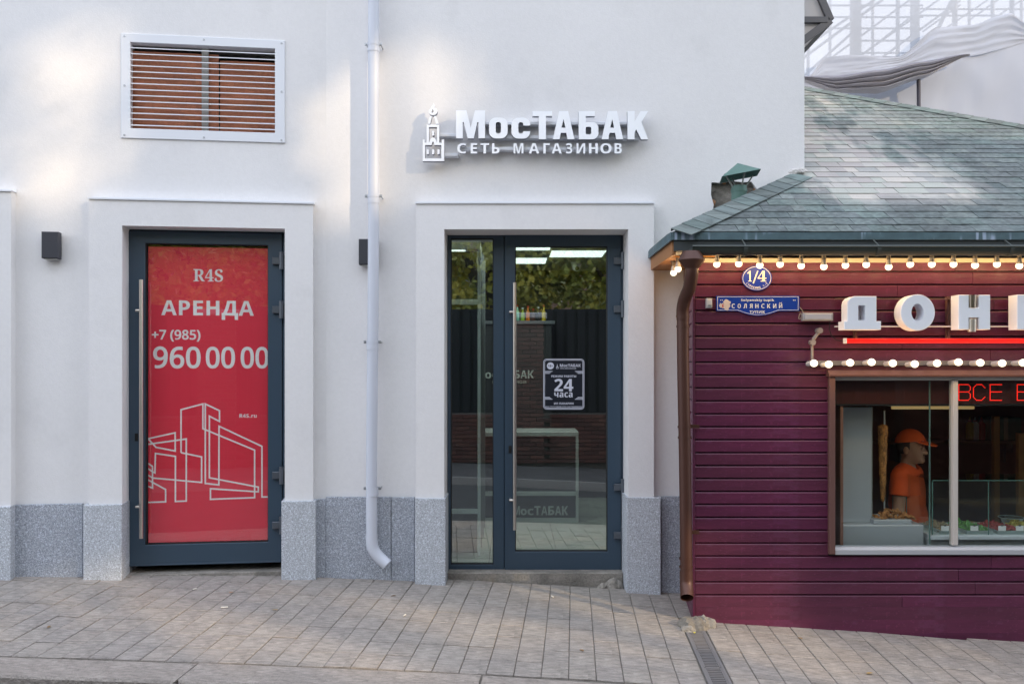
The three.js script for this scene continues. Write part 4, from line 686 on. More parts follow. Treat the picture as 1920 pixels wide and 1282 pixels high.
  const ell = (cx, cy, rx, ry, n = 40) => Array.from({ length: n }, (_, k) => { const t = k / n * 2 * Math.PI; return [cx + rx * Math.cos(t), cy + ry * Math.sin(t)]; });
  const put = (pts, holes = []) => part(sign, 'letter', slab(pts.map((p) => S(...p)), Z0, Z1, holes.map((h) => h.map((p) => S(...p))), 0.003), face);
  put([[120, 470], [120, 385], [152, 385], [152, 215], [160, 180], [185, 150], [225, 135], [445, 135], [445, 385], [490, 385], [490, 470]], [[[258, 222], [335, 222], [335, 378], [258, 378]]]);
  put(ell(858, 298, 172, 181), [ell(855, 296, 66, 90)]);
  put([[1265, 122], [1368, 122], [1368, 250], [1468, 250], [1468, 122], [1582, 122], [1582, 468], [1468, 468], [1468, 350], [1368, 350], [1368, 468], [1265, 468]]);
  put([[1850, 120], [2130, 120], [2130, 200], [1955, 200], [1955, 252], [2110, 252], [2110, 332], [1955, 332], [1955, 388], [2140, 388], [2140, 468], [1850, 468]]);
  for (const [a, y] of [[430, 0], [150, 1]]) { const p = S(95, a + 6), q = S(2300, a - 6); part(sign, 'mounting_rail', box(p[0], KX1 - 0.1, p[1], q[1], Z0 - 0.03, Z0 - 0.0005, 0.002), y ? trimBrown : M([0.7, 0.68, 0.66])); }
  for (const a of [310, 1258, 2200]) { const p = S(a, 560), q = S(a + 24, 120); part(sign, 'standoff', box(p[0], q[0], p[1], q[1], KZ + 0.001, Z0 - 0.031), trimBrown); }
  settle(sign);
  const cup = thing('spot_lamp', 'small chrome cup spot lamp clipped into the white box letter', 'lamp'), cx = S(1412, 0)[0];
  part(cup, 'shade', new THREE.CylinderGeometry(0.03, 0.026, 0.085, 20, 1, true).translate(cx, S(0, 185)[1], Z1 - 0.02), M([0.35, 0.3, 0.24], { metalness: 0.9, roughness: 0.3, side: THREE.DoubleSide })); part(cup, 'lower_cup', new THREE.CylinderGeometry(0.03, 0.026, 0.085, 20).translate(cx, S(0, 425)[1], Z1 - 0.02), M([0.62, 0.58, 0.5], { metalness: 0.7, roughness: 0.35 })); part(cup, 'stem', rod(V(cx, S(0, 185)[1], Z1 - 0.06), V(cx, S(0, 425)[1], Z1 - 0.06), 0.006, 8), greySteel);
  settle(cup);
  { // red light tube below the letters
    const t = thing('red_light_tube', 'glowing red light tube under the box letters', 'light tube'), p = hit(1583, 643, W, 0.92), q = hit(1583, 634.5, W, 0.92);
    part(t, 'tube_light', box(p[0] + 0.016, KX1 - 0.2, p[1], q[1], 0.895, 0.925, 0.006), M([0.6, 0.01, 0.01], { emissive: lin(1, 0.012, 0.008), emissiveIntensity: 1.0, roughness: 0.35 }));
    part(t, 'end_cap', box(p[0], p[0] + 0.0155, p[1] - 0.003, q[1] + 0.002, 0.892, 0.928, 0.003), M([0.7, 0.68, 0.66]));
    for (const x of [2.5, 3.4, 4.3]) part(t, 'clip', box(x, x + 0.015, p[1] + 0.004, q[1] - 0.004, KZ + 0.001, 0.8945), trimBrown);
    const l = new THREE.RectAreaLight(lin(1, 0.03, 0.02), 0.6, KX1 - 0.2 - p[0], 0.03); l.position.set((p[0] + KX1 - 0.2) / 2, (p[1] + q[1]) / 2, 0.93); l.lookAt(l.position.x, l.position.y, 3); scene.add(l);
    settle(t);
  }
  // street-name plates
  const printed = (g, t, w, h, x0, y0) => { const p = g.attributes.position, uv = g.attributes.uv; for (let i = 0; i < p.count; i++) uv.setXY(i, (p.getX(i) - x0) / w, (p.getY(i) - y0) / h); return M([1, 1, 1], { map: t, roughness: 0.35 }); };
  {
    const z = KZ + 0.012, a = hit(1391, 545, W, z), b = hit(1447.5, 498, W, z), w = b[0] - a[0], h = b[1] - a[1];
    const t = canvas(565, 470, (x) => {
      x.fillStyle = '#1f3aa8'; x.fillRect(0, 0, 565, 470); x.strokeStyle = x.fillStyle = '#e9e6da'; x.lineWidth = 9; x.beginPath(); x.ellipse(282, 235, 262, 215, 0, 0, 7); x.stroke();
      fitText(x, '1', 'bold # serif', 105, 190, 95, 300); fitText(x, '4', 'bold # serif', 295, 462, 95, 300); x.lineWidth = 26; x.beginPath(); x.moveTo(300, 95); x.lineTo(212, 335); x.stroke();
      const s = 'СТРОЕНИЕ 1-2'; x.font = 'bold 52px sans-serif'; x.textAlign = 'center'; for (let i = 0; i < s.length; i++) { const an = (146 - i * 112 / (s.length - 1)) * Math.PI / 180; x.save(); x.translate(282 + 222 * Math.cos(an), 235 + 182 * Math.sin(an)); x.rotate(an - Math.PI / 2); x.fillText(s[i], 0, 14); x.restore(); }
    });
    const g = new THREE.ExtrudeGeometry(shapeOf(ell(a[0] + w / 2, a[1] + h / 2, w / 2, h / 2, 48)), { depth: 0.008, bevelEnabled: false }); const m = printed(g, t, w, h, a[0], a[1]);
    solo('house_number_plate', g.translate(0, 0, KZ + 0.003), m, 'blue oval house number plate on the kiosk boards', 'sign');
  }
  {
    const z = KZ + 0.012, X = (p) => hx(p, W, z), Y = (p) => hy(p, W, z), y0 = Y(592), x0 = X(1343), w = X(1499) - x0, h = Y(554.5) - y0;
    const pts = [[x0, Y(583)], [X(1383), Y(583)]]; for (let k = 1; k < 16; k++) { const u = k / 16; pts.push([X(1383 + 77 * u), Y(583 + 9 * Math.sin(Math.PI * u))]); } pts.push([X(1460), Y(583)], [x0 + w, Y(583)], [x0 + w, y0 + h], [x0, y0 + h]);
    const t = canvas(1560, 375, (x) => {
      x.fillStyle = '#123a9e'; x.fillRect(0, 0, 1560, 375); x.strokeStyle = x.fillStyle = '#e8e6de'; x.lineWidth = 8; x.lineJoin = 'round';
      x.beginPath(); x.moveTo(24, 268); x.lineTo(405, 268); for (let k = 1; k < 16; k++) { const u = k / 16; x.lineTo(405 + 760 * u, 268 + 88 * Math.sin(Math.PI * u)); } x.lineTo(1165, 268); x.lineTo(1536, 268); x.lineTo(1536, 20); x.lineTo(24, 20); x.closePath(); x.stroke();
      fitText(x, 'Solyanskiy tupik', 'bold # sans-serif', 462, 1085, 60, 102); const s = 'СОЛЯНСКИЙ'; [...s].forEach((c, i) => fitText(x, c, 'bold # sans-serif', 288 + i * 111, 350 + i * 111, 150, 232)); fitText(x, 'ТУПИК', 'bold # sans-serif', 625, 915, 278, 328);
      for (const a of [75, 1440]) { x.beginPath(); x.moveTo(a, 72); x.lineTo(a, 96); x.lineTo(a + 48, 72); x.lineTo(a + 48, 96); x.closePath(); x.fill(); }
      const r2 = rng(8); x.fillStyle = '#cfc4c0'; for (const [a, b, q] of [[90, 182, 42], [200, 130, 62], [190, 200, 68], [140, 190, 50]]) { x.beginPath(); for (let k = 0; k < 22; k++) { const an = k / 22 * 6.283, rr = q * (0.75 + 0.5 * r2()); x.lineTo(a + rr * Math.cos(an), b + rr * Math.sin(an)); } x.fill(); } x.fillStyle = '#b83a42'; x.fillRect(112, 158, 22, 62);
    });
    const g = new THREE.ExtrudeGeometry(shapeOf(pts), { depth: 0.008, bevelEnabled: false }), m = printed(g, t, w, h, x0, y0);
    solo('street_name_plate', g.translate(0, 0, KZ + 0.003), m, 'long blue street name plate with torn sticker on the kiosk boards', 'sign');
  }
  { const g = thing('switch_box', 'small grey switch box beside the street name plate', 'box'); part(g, 'housing', box(kx(1322.5), kx(1333), ky(578), ky(560), KZ + 0.001, KZ + 0.04, 0.004), M([0.4, 0.43, 0.48])); part(g, 'lid', box(kx(1323.5), kx(1332), ky(573), ky(563), KZ + 0.0405, KZ + 0.05, 0.003), M([0.5, 0.53, 0.58])); settle(g); }
  { const g = thing('flood_light', 'grey unlit flood light on a wire under the street name plate', 'lamp'); part(g, 'housing', box(kx(1501), kx(1557), ky(602), ky(587.5), KZ + 0.001, KZ + 0.06, 0.008), M([0.3, 0.31, 0.35], { roughness: 0.45 })); part(g, 'lens', box(kx(1504), kx(1553), ky(599.5), ky(590), KZ + 0.0605, KZ + 0.066, 0.002), M([0.42, 0.43, 0.48], { roughness: 0.25 }));
    part(g, 'wire', tube([[1499, 576], [1505, 584], [1504, 594], [1498, 598], [1500, 588], [1506, 590]].map(([p, q]) => V(kx(p, 0.86), ky(q, 0.86), 0.862)), 0.003, 40, 6), sockM); part(g, 'wire', tube([[1556, 600], [1556, 622], [1566, 636], [1583, 640]].map(([p, q]) => V(kx(p, 0.86), ky(q, 0.86), 0.862)), 0.003, 30, 6), rubber); settle(g); }

  // running-text display behind the panes
  {
    const g = thing('led_display', 'long red dot-matrix display at the top of the kiosk window', 'display'), z = 0.735, x0 = kx(1568, z), x1 = KX1 - 0.12, y0 = ky(757, z), y1 = ky(714, z), rows = 22, cols = Math.round((x1 - x0) / ((y1 - y0) / rows));
    const on = new Set(), seg = (c0, r0, c1, r1) => { const n = Math.max(Math.abs(c1 - c0), Math.abs(r1 - r0)); for (let k = 0; k <= n; k++) on.add(Math.round(lerp(c0, c1, k / n)) + ',' + Math.round(lerp(r0, r1, k / n))); };
    const colAt = (px) => Math.round((kx(px, z) - x0) / (x1 - x0) * cols), letter = (c, px) => { const a = colAt(px), w = 11, t = 3, b = 18, m = 10; if (c === 'В') { seg(a, t, a, b); for (const q of [t, m, b]) seg(a, q, a + w - 2, q); seg(a + w, t + 2, a + w, m - 2); seg(a + w, m + 2, a + w, b - 2); for (const q of [t + 1, m - 1, m + 1, b - 1]) on.add((a + w - 1) + ',' + q); } if (c === 'С') { seg(a + 3, t, a + w - 3, t); seg(a + 3, b, a + w - 3, b); seg(a, t + 3, a, b - 3); seg(a, t + 3, a + 3, t); seg(a, b - 3, a + 3, b); seg(a + w - 3, t, a + w, t + 3); seg(a + w - 3, b, a + w, b - 3); } if (c === 'Е') { seg(a, t, a, b); for (const q of [t, m, b]) seg(a, q, a + w, q); } };
    letter('В', 1797.5); letter('С', 1824); letter('Е', 1856); letter('В', 1907);
    const px = Math.min(7, Math.floor(2040 / cols)), draw = (lit) => canvas(cols * px, rows * px, (x) => { x.fillStyle = lit ? '#000000' : '#240a0a'; x.fillRect(0, 0, cols * px, rows * px); for (let c = 0; c < cols; c++) for (let r1 = 0; r1 < rows; r1++) { const o = on.has(c + ',' + r1); x.fillStyle = o ? '#ff2010' : lit ? '#000000' : '#742019'; x.beginPath(); x.arc((c + 0.5) * px, (r1 + 0.5) * px, px * (o ? 0.45 : 0.3), 0, 7); x.fill(); } });
    const b = box(x0, x1, y0, y1, z - 0.05, z), p = b.attributes.position, uv = b.attributes.uv; for (let i = 0; i < p.count; i++) uv.setXY(i, (p.getX(i) - x0) / (x1 - x0), (p.getY(i) - y0) / (y1 - y0));
    part(g, 'display_face', b, M([1, 1, 1], { map: draw(false), emissiveMap: draw(true), emissive: lin(1, 1, 1), emissiveIntensity: 3.4, roughness: 0.5 }));
    part(g, 'display_case', mergeAll([box(x0 - 0.02, x1 + 0.02, y0 - 0.014, y0 - 0.0005, z - 0.06, z + 0.004, 0.002), box(x0 - 0.02, x0 - 0.0005, y0, y1, z - 0.06, z + 0.004, 0.002)]), rubber);
    settle(g);
  }
}
{ // cowl on the kiosk roof
  const g = thing('roof_cowl', 'green sheet metal cowl on a short pipe beside the broken plaster', 'vent cowl'), z = 0.33, X = (p) => hx(p, W, z), Y = (p) => hy(p, W, z), gm = M([0.1, 0.19, 0.165], { roughness: 0.6, metalness: 0.2, side: THREE.DoubleSide }), cx = X(1385), bx = X(1385.5);
  const a = (X(1431) - X(1340)) / 2 * 1.08;
  const cap = new THREE.ConeGeometry(a * 1.02, Y(306) - Y(331), 4, 1, true).rotateY(0.62).rotateZ(0.16).translate(cx, (Y(306) + Y(331)) / 2, z);
  part(g, 'cap', mergeAll([cap, new THREE.ConeGeometry(a * 1.0, Y(308) - Y(331) - 0.004, 4, 1, true).rotateY(0.62).rotateZ(0.16).translate(cx, (Y(306) + Y(331)) / 2 - 0.006, z)].map((q) => uvM(q))), gm);
  part(g, 'pipe', new THREE.CylinderGeometry(0.056, 0.056, 0.2, 20).translate(bx, Y(349) - 0.1, z), gm); part(g, 'pipe_lip', new THREE.CylinderGeometry(0.06, 0.06, 0.02, 20).translate(bx, Y(358), z), gm);
  for (const [dx, dz] of [[-0.06, 0.02], [0.01, 0.055], [0.06, -0.02], [-0.01, -0.06]]) part(g, 'strut', rod(V(bx + dx * 0.8, Y(352), z + dz * 0.8), V(cx + dx * 1.9, Y(328), z + dz * 1.9), 0.006, 8), M([0.3, 0.32, 0.3], { roughness: 0.5 }));
  settle(g);
}
{ // mortar along the joint of roof and wall
  const r = rng(55), g = thing('mortar_fillet', 'crumbling grey mortar fillet where the kiosk roof meets the white wall', 'mortar'), n = 34;
  const pts = [[1437, 366], [1460, 347], [1478, 333], [1490, 322], [1508, 321]].map(([a, b]) => hit(a, b, W, 0.01));
  const geo = []; for (let i = 0; i < n; i++) { const u = i / (n - 1) * (pts.length - 1), k = Math.min(pts.length - 2, Math.floor(u)), t = u - k, s = 0.01 + 0.016 * r() + (i > 24 ? 0.004 : 0), b = new THREE.IcosahedronGeometry(s, 1), q = b.attributes.position; for (let j = 0; j < q.count; j++) { const m = 0.7 + 0.6 * vnoise(q.getX(j) * 120 + i * 5, q.getY(j) * 120 + q.getZ(j) * 90, 64); q.setXYZ(j, q.getX(j) * m * 1.6, q.getY(j) * m * 0.9, q.getZ(j) * m); } b.computeVertexNormals(); geo.push(b.translate(lerp(pts[k][0], pts[k + 1][0], t), lerp(pts[k][1], pts[k + 1][1], t) - 0.004 + 0.01 * r(), 0.012)); }
  part(g, 'fillet', mergeAll(geo), M([0.56, 0.54, 0.52], { roughness: 0.95 })); settle(g);
}
{ // brown downpipe of the kiosk
  const g = thing('brown_downpipe', 'brown metal downpipe with hopper head at the kiosk corner', 'drainpipe'), bm = M([0.075, 0.03, 0.02], { roughness: 0.45, metalness: 0.25, side: THREE.DoubleSide }), q = (p, y, z) => V(hx(p, W, z), hy(y, W, z), z);
  const c0 = q(1297, 487, 1.12);
  part(g, 'hopper', uvM(new THREE.LatheGeometry([[0.042, -0.06], [0.088, -0.006], [0.088, 0.0], [0.06, 0.055]].map(([a, b]) => new THREE.Vector2(a, b)), 8).translate(c0.x, c0.y, c0.z)), bm);
  part(g, 'swan_neck', tube([q(1297, 497, 1.12), q(1297, 515, 1.11), q(1293, 538, 1.06), q(1284, 560, 0.98), q(1280, 580, 0.94), q(1280, 600, 0.93)], 0.043, 50, 20), bm);
  part(g, 'pipe', tube([q(1280, 590, 0.93), q(1281, 700, 0.93), q(1284, 850, 0.93), q(1286, 1000, 0.93), q(1287, 1085, 0.93)], 0.041, 40, 20), bm);
  part(g, 'outlet', tube([q(1286.5, 1070, 0.93), q(1287, 1092, 0.935), q(1287.5, 1106, 0.96), q(1288, 1120, 1.0)], 0.0445, 26, 20), bm);
  for (const [y, x] of [[593, 1280], [612, 1280.5], [800, 1283], [820, 1283.5], [1046, 1286], [1062, 1286.4]]) part(g, 'collar', new THREE.CylinderGeometry(0.0455, 0.0455, 0.014, 22, 1, true).translate(...q(x, y, 0.93).toArray()), bm);
  for (const y of [800, 1000]) part(g, 'bracket', box(hx(1283, W, 0.9), KX0 + 0.03, hy(y, W, 0.93) - 0.012, hy(y, W, 0.93) + 0.012, 0.86, 0.885), bm);
  settle(g);
}
function lump(name, label, cat, x, z, s, seed, mat = concrete) {
  const b = new THREE.IcosahedronGeometry(1, 3), q = b.attributes.position; for (let i = 0; i < q.count; i++) { const m = 0.7 + 0.55 * vnoise(q.getX(i) * 2.2 + seed * 7 + 20, q.getY(i) * 2.2 + q.getZ(i) * 1.7 + 20, 64) + 0.12 * vnoise(q.getX(i) * 9 + 40, q.getZ(i) * 9 + q.getY(i) * 5 + 40, 64); q.setXYZ(i, q.getX(i) * m * s[0], Math.max(-0.02, q.getY(i) * m * s[1]), q.getZ(i) * m * s[2]); }
  b.computeVertexNormals(); const o = solo(name, uvM(b), mat, label, cat); o.position.set(x, groundY(x, z) + 0.003, z); return o;
}
lump('mortar_mound', 'pale mortar mound at the foot of the kiosk corner', 'mortar', 1.22, 0.96, [0.085, 0.055, 0.095], 3, M([0.5, 0.48, 0.45], { map: rep(concreteC, 1), roughness: 0.95 }));
lump('mortar_lump', 'grey mortar lump touching the kiosk corner board', 'mortar', 1.3, 0.93, [0.07, 0.06, 0.06], 12);
lump('mortar_crumb', 'small mortar crumb in front of the downpipe outlet', 'mortar', 1.17, 1.06, [0.045, 0.03, 0.04], 14);
lump('broken_step', 'broken chunk of the concrete doorstep beside the granite jamb', 'rubble', 0.8, -0.06, [0.07, 0.07, 0.05], 5);
lump('rubble_piece', 'small dark rubble piece next to the broken doorstep', 'rubble', 0.71, -0.04, [0.035, 0.03, 0.03], 9);

{ // scattered on the pavement
  const r = rng(4), lf = (x, z, c, l, label) => { const g = new THREE.BufferGeometry(), a = r() * 6.28, P = [[0, 0, -0.5], [0.22, 0.12, -0.1], [0.16, 0.2, 0.25], [0, 0.1, 0.5], [-0.16, 0.18, 0.25], [-0.22, 0.08, -0.1], [0, 0.04, 0]].map(([u, v, w]) => V(u * l, v * l * 0.5, w * l)), ps = []; for (let k = 0; k < 6; k++) ps.push(...P[6].toArray(), ...P[(k + 1) % 6].toArray(), ...P[k].toArray()); g.setAttribute('position', new THREE.Float32BufferAttribute(ps, 3)); g.computeVertexNormals(); const o = solo('fallen_leaf', g.rotateY(a), M(c, { side: THREE.DoubleSide, roughness: 0.8 }), label, 'leaf', 'fallen leaves on the pavement'); o.position.set(x, groundY(x, z) + 0.004, z); };
  for (const [x, z, c] of [[-2.02, 0.55, [0.4, 0.16, 0.05]], [-0.86, 0.5, [0.12, 0.07, 0.03]], [-1.6, 0.95, [0.3, 0.2, 0.08]], [0.42, 1.62, [0.25, 0.14, 0.05]], [2.1, 1.75, [0.35, 0.22, 0.06]], [-2.9, 1.4, [0.2, 0.12, 0.05]], [1.9, 1.1, [0.28, 0.16, 0.05]]]) lf(x, z, c, 0.045, 'dry curled leaf lying on the pavers');
  lf(1.2, 1.12, [0.6, 0.55, 0.05], 0.04, 'bright yellow leaf lying on the slot drain');
  for (const [x, z, a, l] of [[-1.95, 0.93, 0.2, 0.045], [-0.72, 1.0, 1.2, 0.03], [-2.3, 0.5, 0.9, 0.03], [0.3, 0.35, 2.0, 0.03]]) { const o = solo('cigarette_end', mergeAll([rod(V(-l / 2, 0.005, 0), V(l * 0.2, 0.005, 0), 0.0045, 8), rod(V(l * 0.2, 0.005, 0), V(l / 2, 0.005, 0), 0.0046, 8)]), M([0.7, 0.66, 0.58]), 'pale cigarette end lying on the pavers', 'litter', 'cigarette ends on the pavement'); o.position.set(x, groundY(x, z) + 0.003, z); o.rotation.y = a; }
}
// ---------------------------------------------------------------- inside the kiosk
{
  const st = M([0.5, 0.52, 0.54], { metalness: 0.35, roughness: 0.45 }), X = (p, z) => hx(p, W, z), Y = (p, z) => hy(p, W, z);
  const grill = thing('doner_grill', 'upright steel doner grill with side shield behind the kiosk pane', 'grill');
  part(grill, 'base', box(X(1567, 0.62), X(1732, 0.62), -0.05, Y(984, 0.62), 0.25, 0.62, 0.006), st); part(grill, 'drip_tray', box(X(1640, 0.6), X(1712, 0.6), Y(984, 0.62) + 0.001, Y(975, 0.6), 0.3, 0.58, 0.004), st);
  part(grill, 'shield', box(X(1571, 0.52), X(1634, 0.52), Y(984, 0.62) + 0.001, Y(763, 0.52), 0.5, 0.52, 0.003), M([0.46, 0.48, 0.5], { metalness: 0.3, roughness: 0.55 }));
  part(grill, 'shield_wing', box(0, 0.26, 0, Y(763, 0.5) - Y(968, 0.5), -0.006, 0.006, 0.002).rotateY(1.25).translate(X(1635, 0.52), Y(968, 0.5), 0.51), M([0.36, 0.36, 0.32], { metalness: 0.5, roughness: 0.45 }));
  part(grill, 'spit', rod(V(X(1658, 0.36), Y(968, 0.36), 0.36), V(X(1658, 0.36), Y(770, 0.36), 0.36), 0.006, 8), st);
  settle(grill);
  const meatC = tex(256, 512, (u, v) => { const n = 0.25 + 0.45 * fbm(u, v, 16, 4) + 0.4 * fbm(u * 0.5, v, 64, 2); return [n * 0.95, n * 0.66, n * 0.36]; }), meatM = M([1, 0.95, 0.85], { map: meatC, roughness: 0.6 });
  const prof = []; for (let k = 0; k <= 40; k++) { const u = k / 40; prof.push(new THREE.Vector2(k === 0 || k === 40 ? 0.008 : lerp(0.014, 0.036, Math.pow(u, 0.8)) * (1 + 0.14 * (LAT[k * 3] - 0.5)), lerp(Y(940, 0.36), Y(795, 0.36), u))); }
  const mg = new THREE.LatheGeometry(prof, 22), mp = mg.attributes.position; for (let i = 0; i < mp.count; i++) { const k = 1 + 0.16 * (vnoise(Math.atan2(mp.getZ(i), mp.getX(i)) * 3 + 30, mp.getY(i) * 60 + 20, 64) - 0.5); mp.setX(i, mp.getX(i) * k); mp.setZ(i, mp.getZ(i) * k); } mg.computeVertexNormals();
  solo('doner_meat', mg.translate(X(1655, 0.36), 0, 0.36), meatM, 'brown stacked doner meat on the upright spit', 'meat');
  const r = rng(61), heap = (x0, x1, y, z0, z1, h, mat, n, s0, flat = 0.6) => { const l = []; for (let i = 0; i < n; i++) { const u = r(), w = r(), hh = h * Math.sin(Math.PI * u) * r(), b = new THREE.IcosahedronGeometry(s0 * (0.6 + 0.8 * r()), 1).scale(1.3, flat, 1).rotateZ(r() * 3).rotateY(r() * 3); l.push(b.translate(lerp(x0, x1, u), y + hh, lerp(z0, z1, w))); } return mergeAll(l); };
  solo('sliced_meat', heap(X(1645, 0.5), X(1712, 0.5), Y(973, 0.55), 0.4, 0.55, 0.055, meatM, 130, 0.011), meatM, 'heap of sliced meat on the grill drip tray', 'meat');
  const bar = thing('serving_counter', 'white serving counter below the kiosk window pane', 'counter'), cy = Y(1004, 0.66);
  part(bar, 'worktop', box(X(1746, 0.66), 4.9, cy - 0.03, cy, 0.14, 0.66, 0.004), M([0.6, 0.62, 0.64], { roughness: 0.4 })); part(bar, 'front_panel', box(X(1746, 0.66), 4.9, -0.549, cy - 0.031, 0.16, 0.6), M([0.5, 0.52, 0.54], { roughness: 0.5 })); settle(bar);
  [['green lettuce', [0.12, 0.3, 0.05], 1800, 1848], ['red tomato', [0.42, 0.03, 0.025], 1856, 1905], ['yellow pickle', [0.55, 0.4, 0.08], 1912, 1950], ['mixed salad', [0.35, 0.22, 0.12], 1752, 1788]].forEach(([nm, c, a, b], i) => {
    const t = thing('food_tray', 'steel food tray of ' + nm + ' on the serving counter', 'tray', W, 'food trays on the serving counter'), x0 = X(a, 0.5), x1 = X(b, 0.5);
    part(t, 'tray', slab(rect(x0, x1, -0.6, -0.25), 0, 0.025, [rect(x0 + 0.006, x1 - 0.006, -0.594, -0.256)]).rotateX(-Math.PI / 2).translate(0, cy + 0.0005, 0), st);
    part(t, 'filling', heap(x0 + 0.015, x1 - 0.015, cy + 0.016, 0.27, 0.58, 0.03, null, 70, 0.016, 0.5), M(c, { roughness: 0.5 })); settle(t);
  });
  const vit = thing('glass_guard', 'low glass guard standing on the serving counter', 'glass screen'), gx = X(1748, 0.62), edge = M([0.1, 0.2, 0.17], { roughness: 0.15 }), vt = Y(901, 0.62);
  part(vit, 'front_glass', box(gx, 4.8, cy + 0.001, vt, 0.619, 0.6195), thinGlass); part(vit, 'end_glass', box(gx - 0.001, gx - 0.0005, cy + 0.001, vt, 0.2, 0.618), thinGlass); part(vit, 'top_glass', box(gx, 4.8, vt + 0.0005, vt + 0.001, 0.2, 0.618), thinGlass);
  for (const g of [box(gx - 0.004, gx + 0.002, cy + 0.001, vt, 0.619, 0.6255), box(gx, 4.8, vt, vt + 0.006, 0.619, 0.6255), box(gx - 0.004, gx + 0.002, cy + 0.001, vt, 0.196, 0.2), box(X(1852, 0.62), X(1853.5, 0.62), cy + 0.001, vt, 0.6197, 0.6245)]) part(vit, 'glass_edge', g, edge);
  settle(vit);
  const wood = M([0.42, 0.19, 0.045], { roughness: 0.6 });
  [[1864, 1875, 780, -0.7, 'thin upright wooden post near the kiosk back wall'], [1910, 1928, 812, -0.5, 'broad upright wooden door post in the kiosk']].forEach(([a, b, t, z, l]) => { const g = thing('wooden_post', l, 'post'); part(g, 'shaft', box(X(a, z), X(b, z), -0.549, Y(t, z), z - 0.05, z, 0.004), wood); part(g, 'foot_block', box(X(a, z) - 0.02, X(b, z) + 0.02, -0.5495, -0.5, z - 0.07, z + 0.02, 0.004), wood); settle(g); });
  { const g = thing('price_board', 'small pale menu board on the kiosk back wall', 'board'); part(g, 'board', box(X(1873, -1.78), X(1900, -1.78), Y(848, -1.78), Y(785, -1.78), -1.799, -1.785, 0.003), M([0.12, 0.06, 0.04])); part(g, 'tag', slab([[0, 0.02], [0.02, 0], [0.1, 0], [0.12, 0.02], [0.12, 0.05], [0.1, 0.07], [0.02, 0.07], [0, 0.05]], 0, 0.004).translate(X(1875, -1.78), Y(843, -1.78), -1.7845), M([0.4, 0.36, 0.28])); settle(g); }
  { const g = thing('metal_bowl', 'shiny steel bowl behind the glass guard', 'bowl'), x = X(1890, 0.16); part(g, 'bowl', new THREE.LatheGeometry([[0, 0], [0.05, 0], [0.085, 0.05], [0.09, 0.05], [0.055, -0.004], [0, -0.004]].map(([a, b]) => new THREE.Vector2(a, b)), 24).translate(x, cy + 0.006, 0.2), M([0.7, 0.7, 0.7], { metalness: 1, roughness: 0.2, side: THREE.DoubleSide })); part(g, 'rim', new THREE.TorusGeometry(0.088, 0.003, 6, 28).rotateX(Math.PI / 2).translate(x, cy + 0.056, 0.2), st); settle(g); }
  [['white', [0.75, 0.74, 0.7], 1868], ['red', [0.5, 0.03, 0.02], 1880], ['mustard yellow', [0.6, 0.4, 0.03], 1858]].forEach(([nm, c, p]) => { const g = thing('sauce_bottle', nm + ' squeeze bottle on the shelf at the kiosk back wall', 'bottle', W, 'sauce bottles in the kiosk'), x = X(p - 40, -1.66); part(g, 'bottle_body', new THREE.LatheGeometry([[0, 0], [0.035, 0], [0.036, 0.01], [0.036, 0.15], [0.014, 0.175], [0.005, 0.22], [0, 0.22]].map(([a, b]) => new THREE.Vector2(a, b)), 16).translate(x, 0.9605, -1.66), M(c, { roughness: 0.35 })); part(g, 'cap', new THREE.CylinderGeometry(0.016, 0.016, 0.02, 12).translate(x, 1.14, -1.66), M([0.5, 0.03, 0.02])); settle(g); });
  { const g = thing('wall_shelf', 'dark wooden shelf with cartons along the kiosk back wall', 'shelf'); part(g, 'board', box(2.6, 5.0, 0.93, 0.96, -1.799, -1.5, 0.003), M([0.2, 0.11, 0.05])); for (const x of [2.75, 3.7, 4.7]) part(g, 'bracket', box(x, x + 0.03, 0.75, 0.9295, -1.799, -1.6, 0.003), M([0.1, 0.1, 0.1])); settle(g); }
  [[2.72, 0.26, 0.2, 'plain brown', [0.4, 0.27, 0.14]], [3.02, 0.2, 0.28, 'white', [0.6, 0.6, 0.57]], [4.55, 0.3, 0.22, 'dark green', [0.06, 0.15, 0.08]]].forEach(([x, w, h, nm, c]) => { const g = thing('carton', nm + ' carton standing on the kiosk wall shelf', 'box', W, 'cartons on the kiosk shelf'); part(g, 'body', box(x, x + w, 0.9605, 0.9605 + h, -1.77, -1.55, 0.004), M(c)); part(g, 'tape', box(x + w / 2 - 0.02, x + w / 2 + 0.02, 0.962, 0.9605 + h + 0.0008, -1.771, -1.5485), M([0.5, 0.42, 0.28])); settle(g); });
  [1765, 1820, 1872, 1905].forEach((p, i) => { const g = thing('price_card', 'small white price card clipped to the glass guard', 'card', W, 'price cards on the glass guard'), x = X(p, 0.63); part(g, 'card', box(x, x + 0.055, cy + 0.03, cy + 0.065, 0.6262, 0.6272), M([0.72, 0.72, 0.7])); part(g, 'clip', box(x + 0.02, x + 0.035, cy + 0.062, cy + 0.072, 0.6258, 0.629), M([0.1, 0.1, 0.1])); settle(g); });
  { const g = thing('cutting_board', 'wooden cutting board behind the glass guard', 'board'); part(g, 'board', box(X(1795, 0.2), X(1830, 0.2), cy + 0.001, cy + 0.02, 0.15, 0.25, 0.004), M([0.45, 0.3, 0.15])); part(g, 'handle', box(X(1830, 0.2), X(1838, 0.2), cy + 0.003, cy + 0.018, 0.19, 0.21, 0.003), M([0.45, 0.3, 0.15])); g.rotation.y = 0; settle(g); }

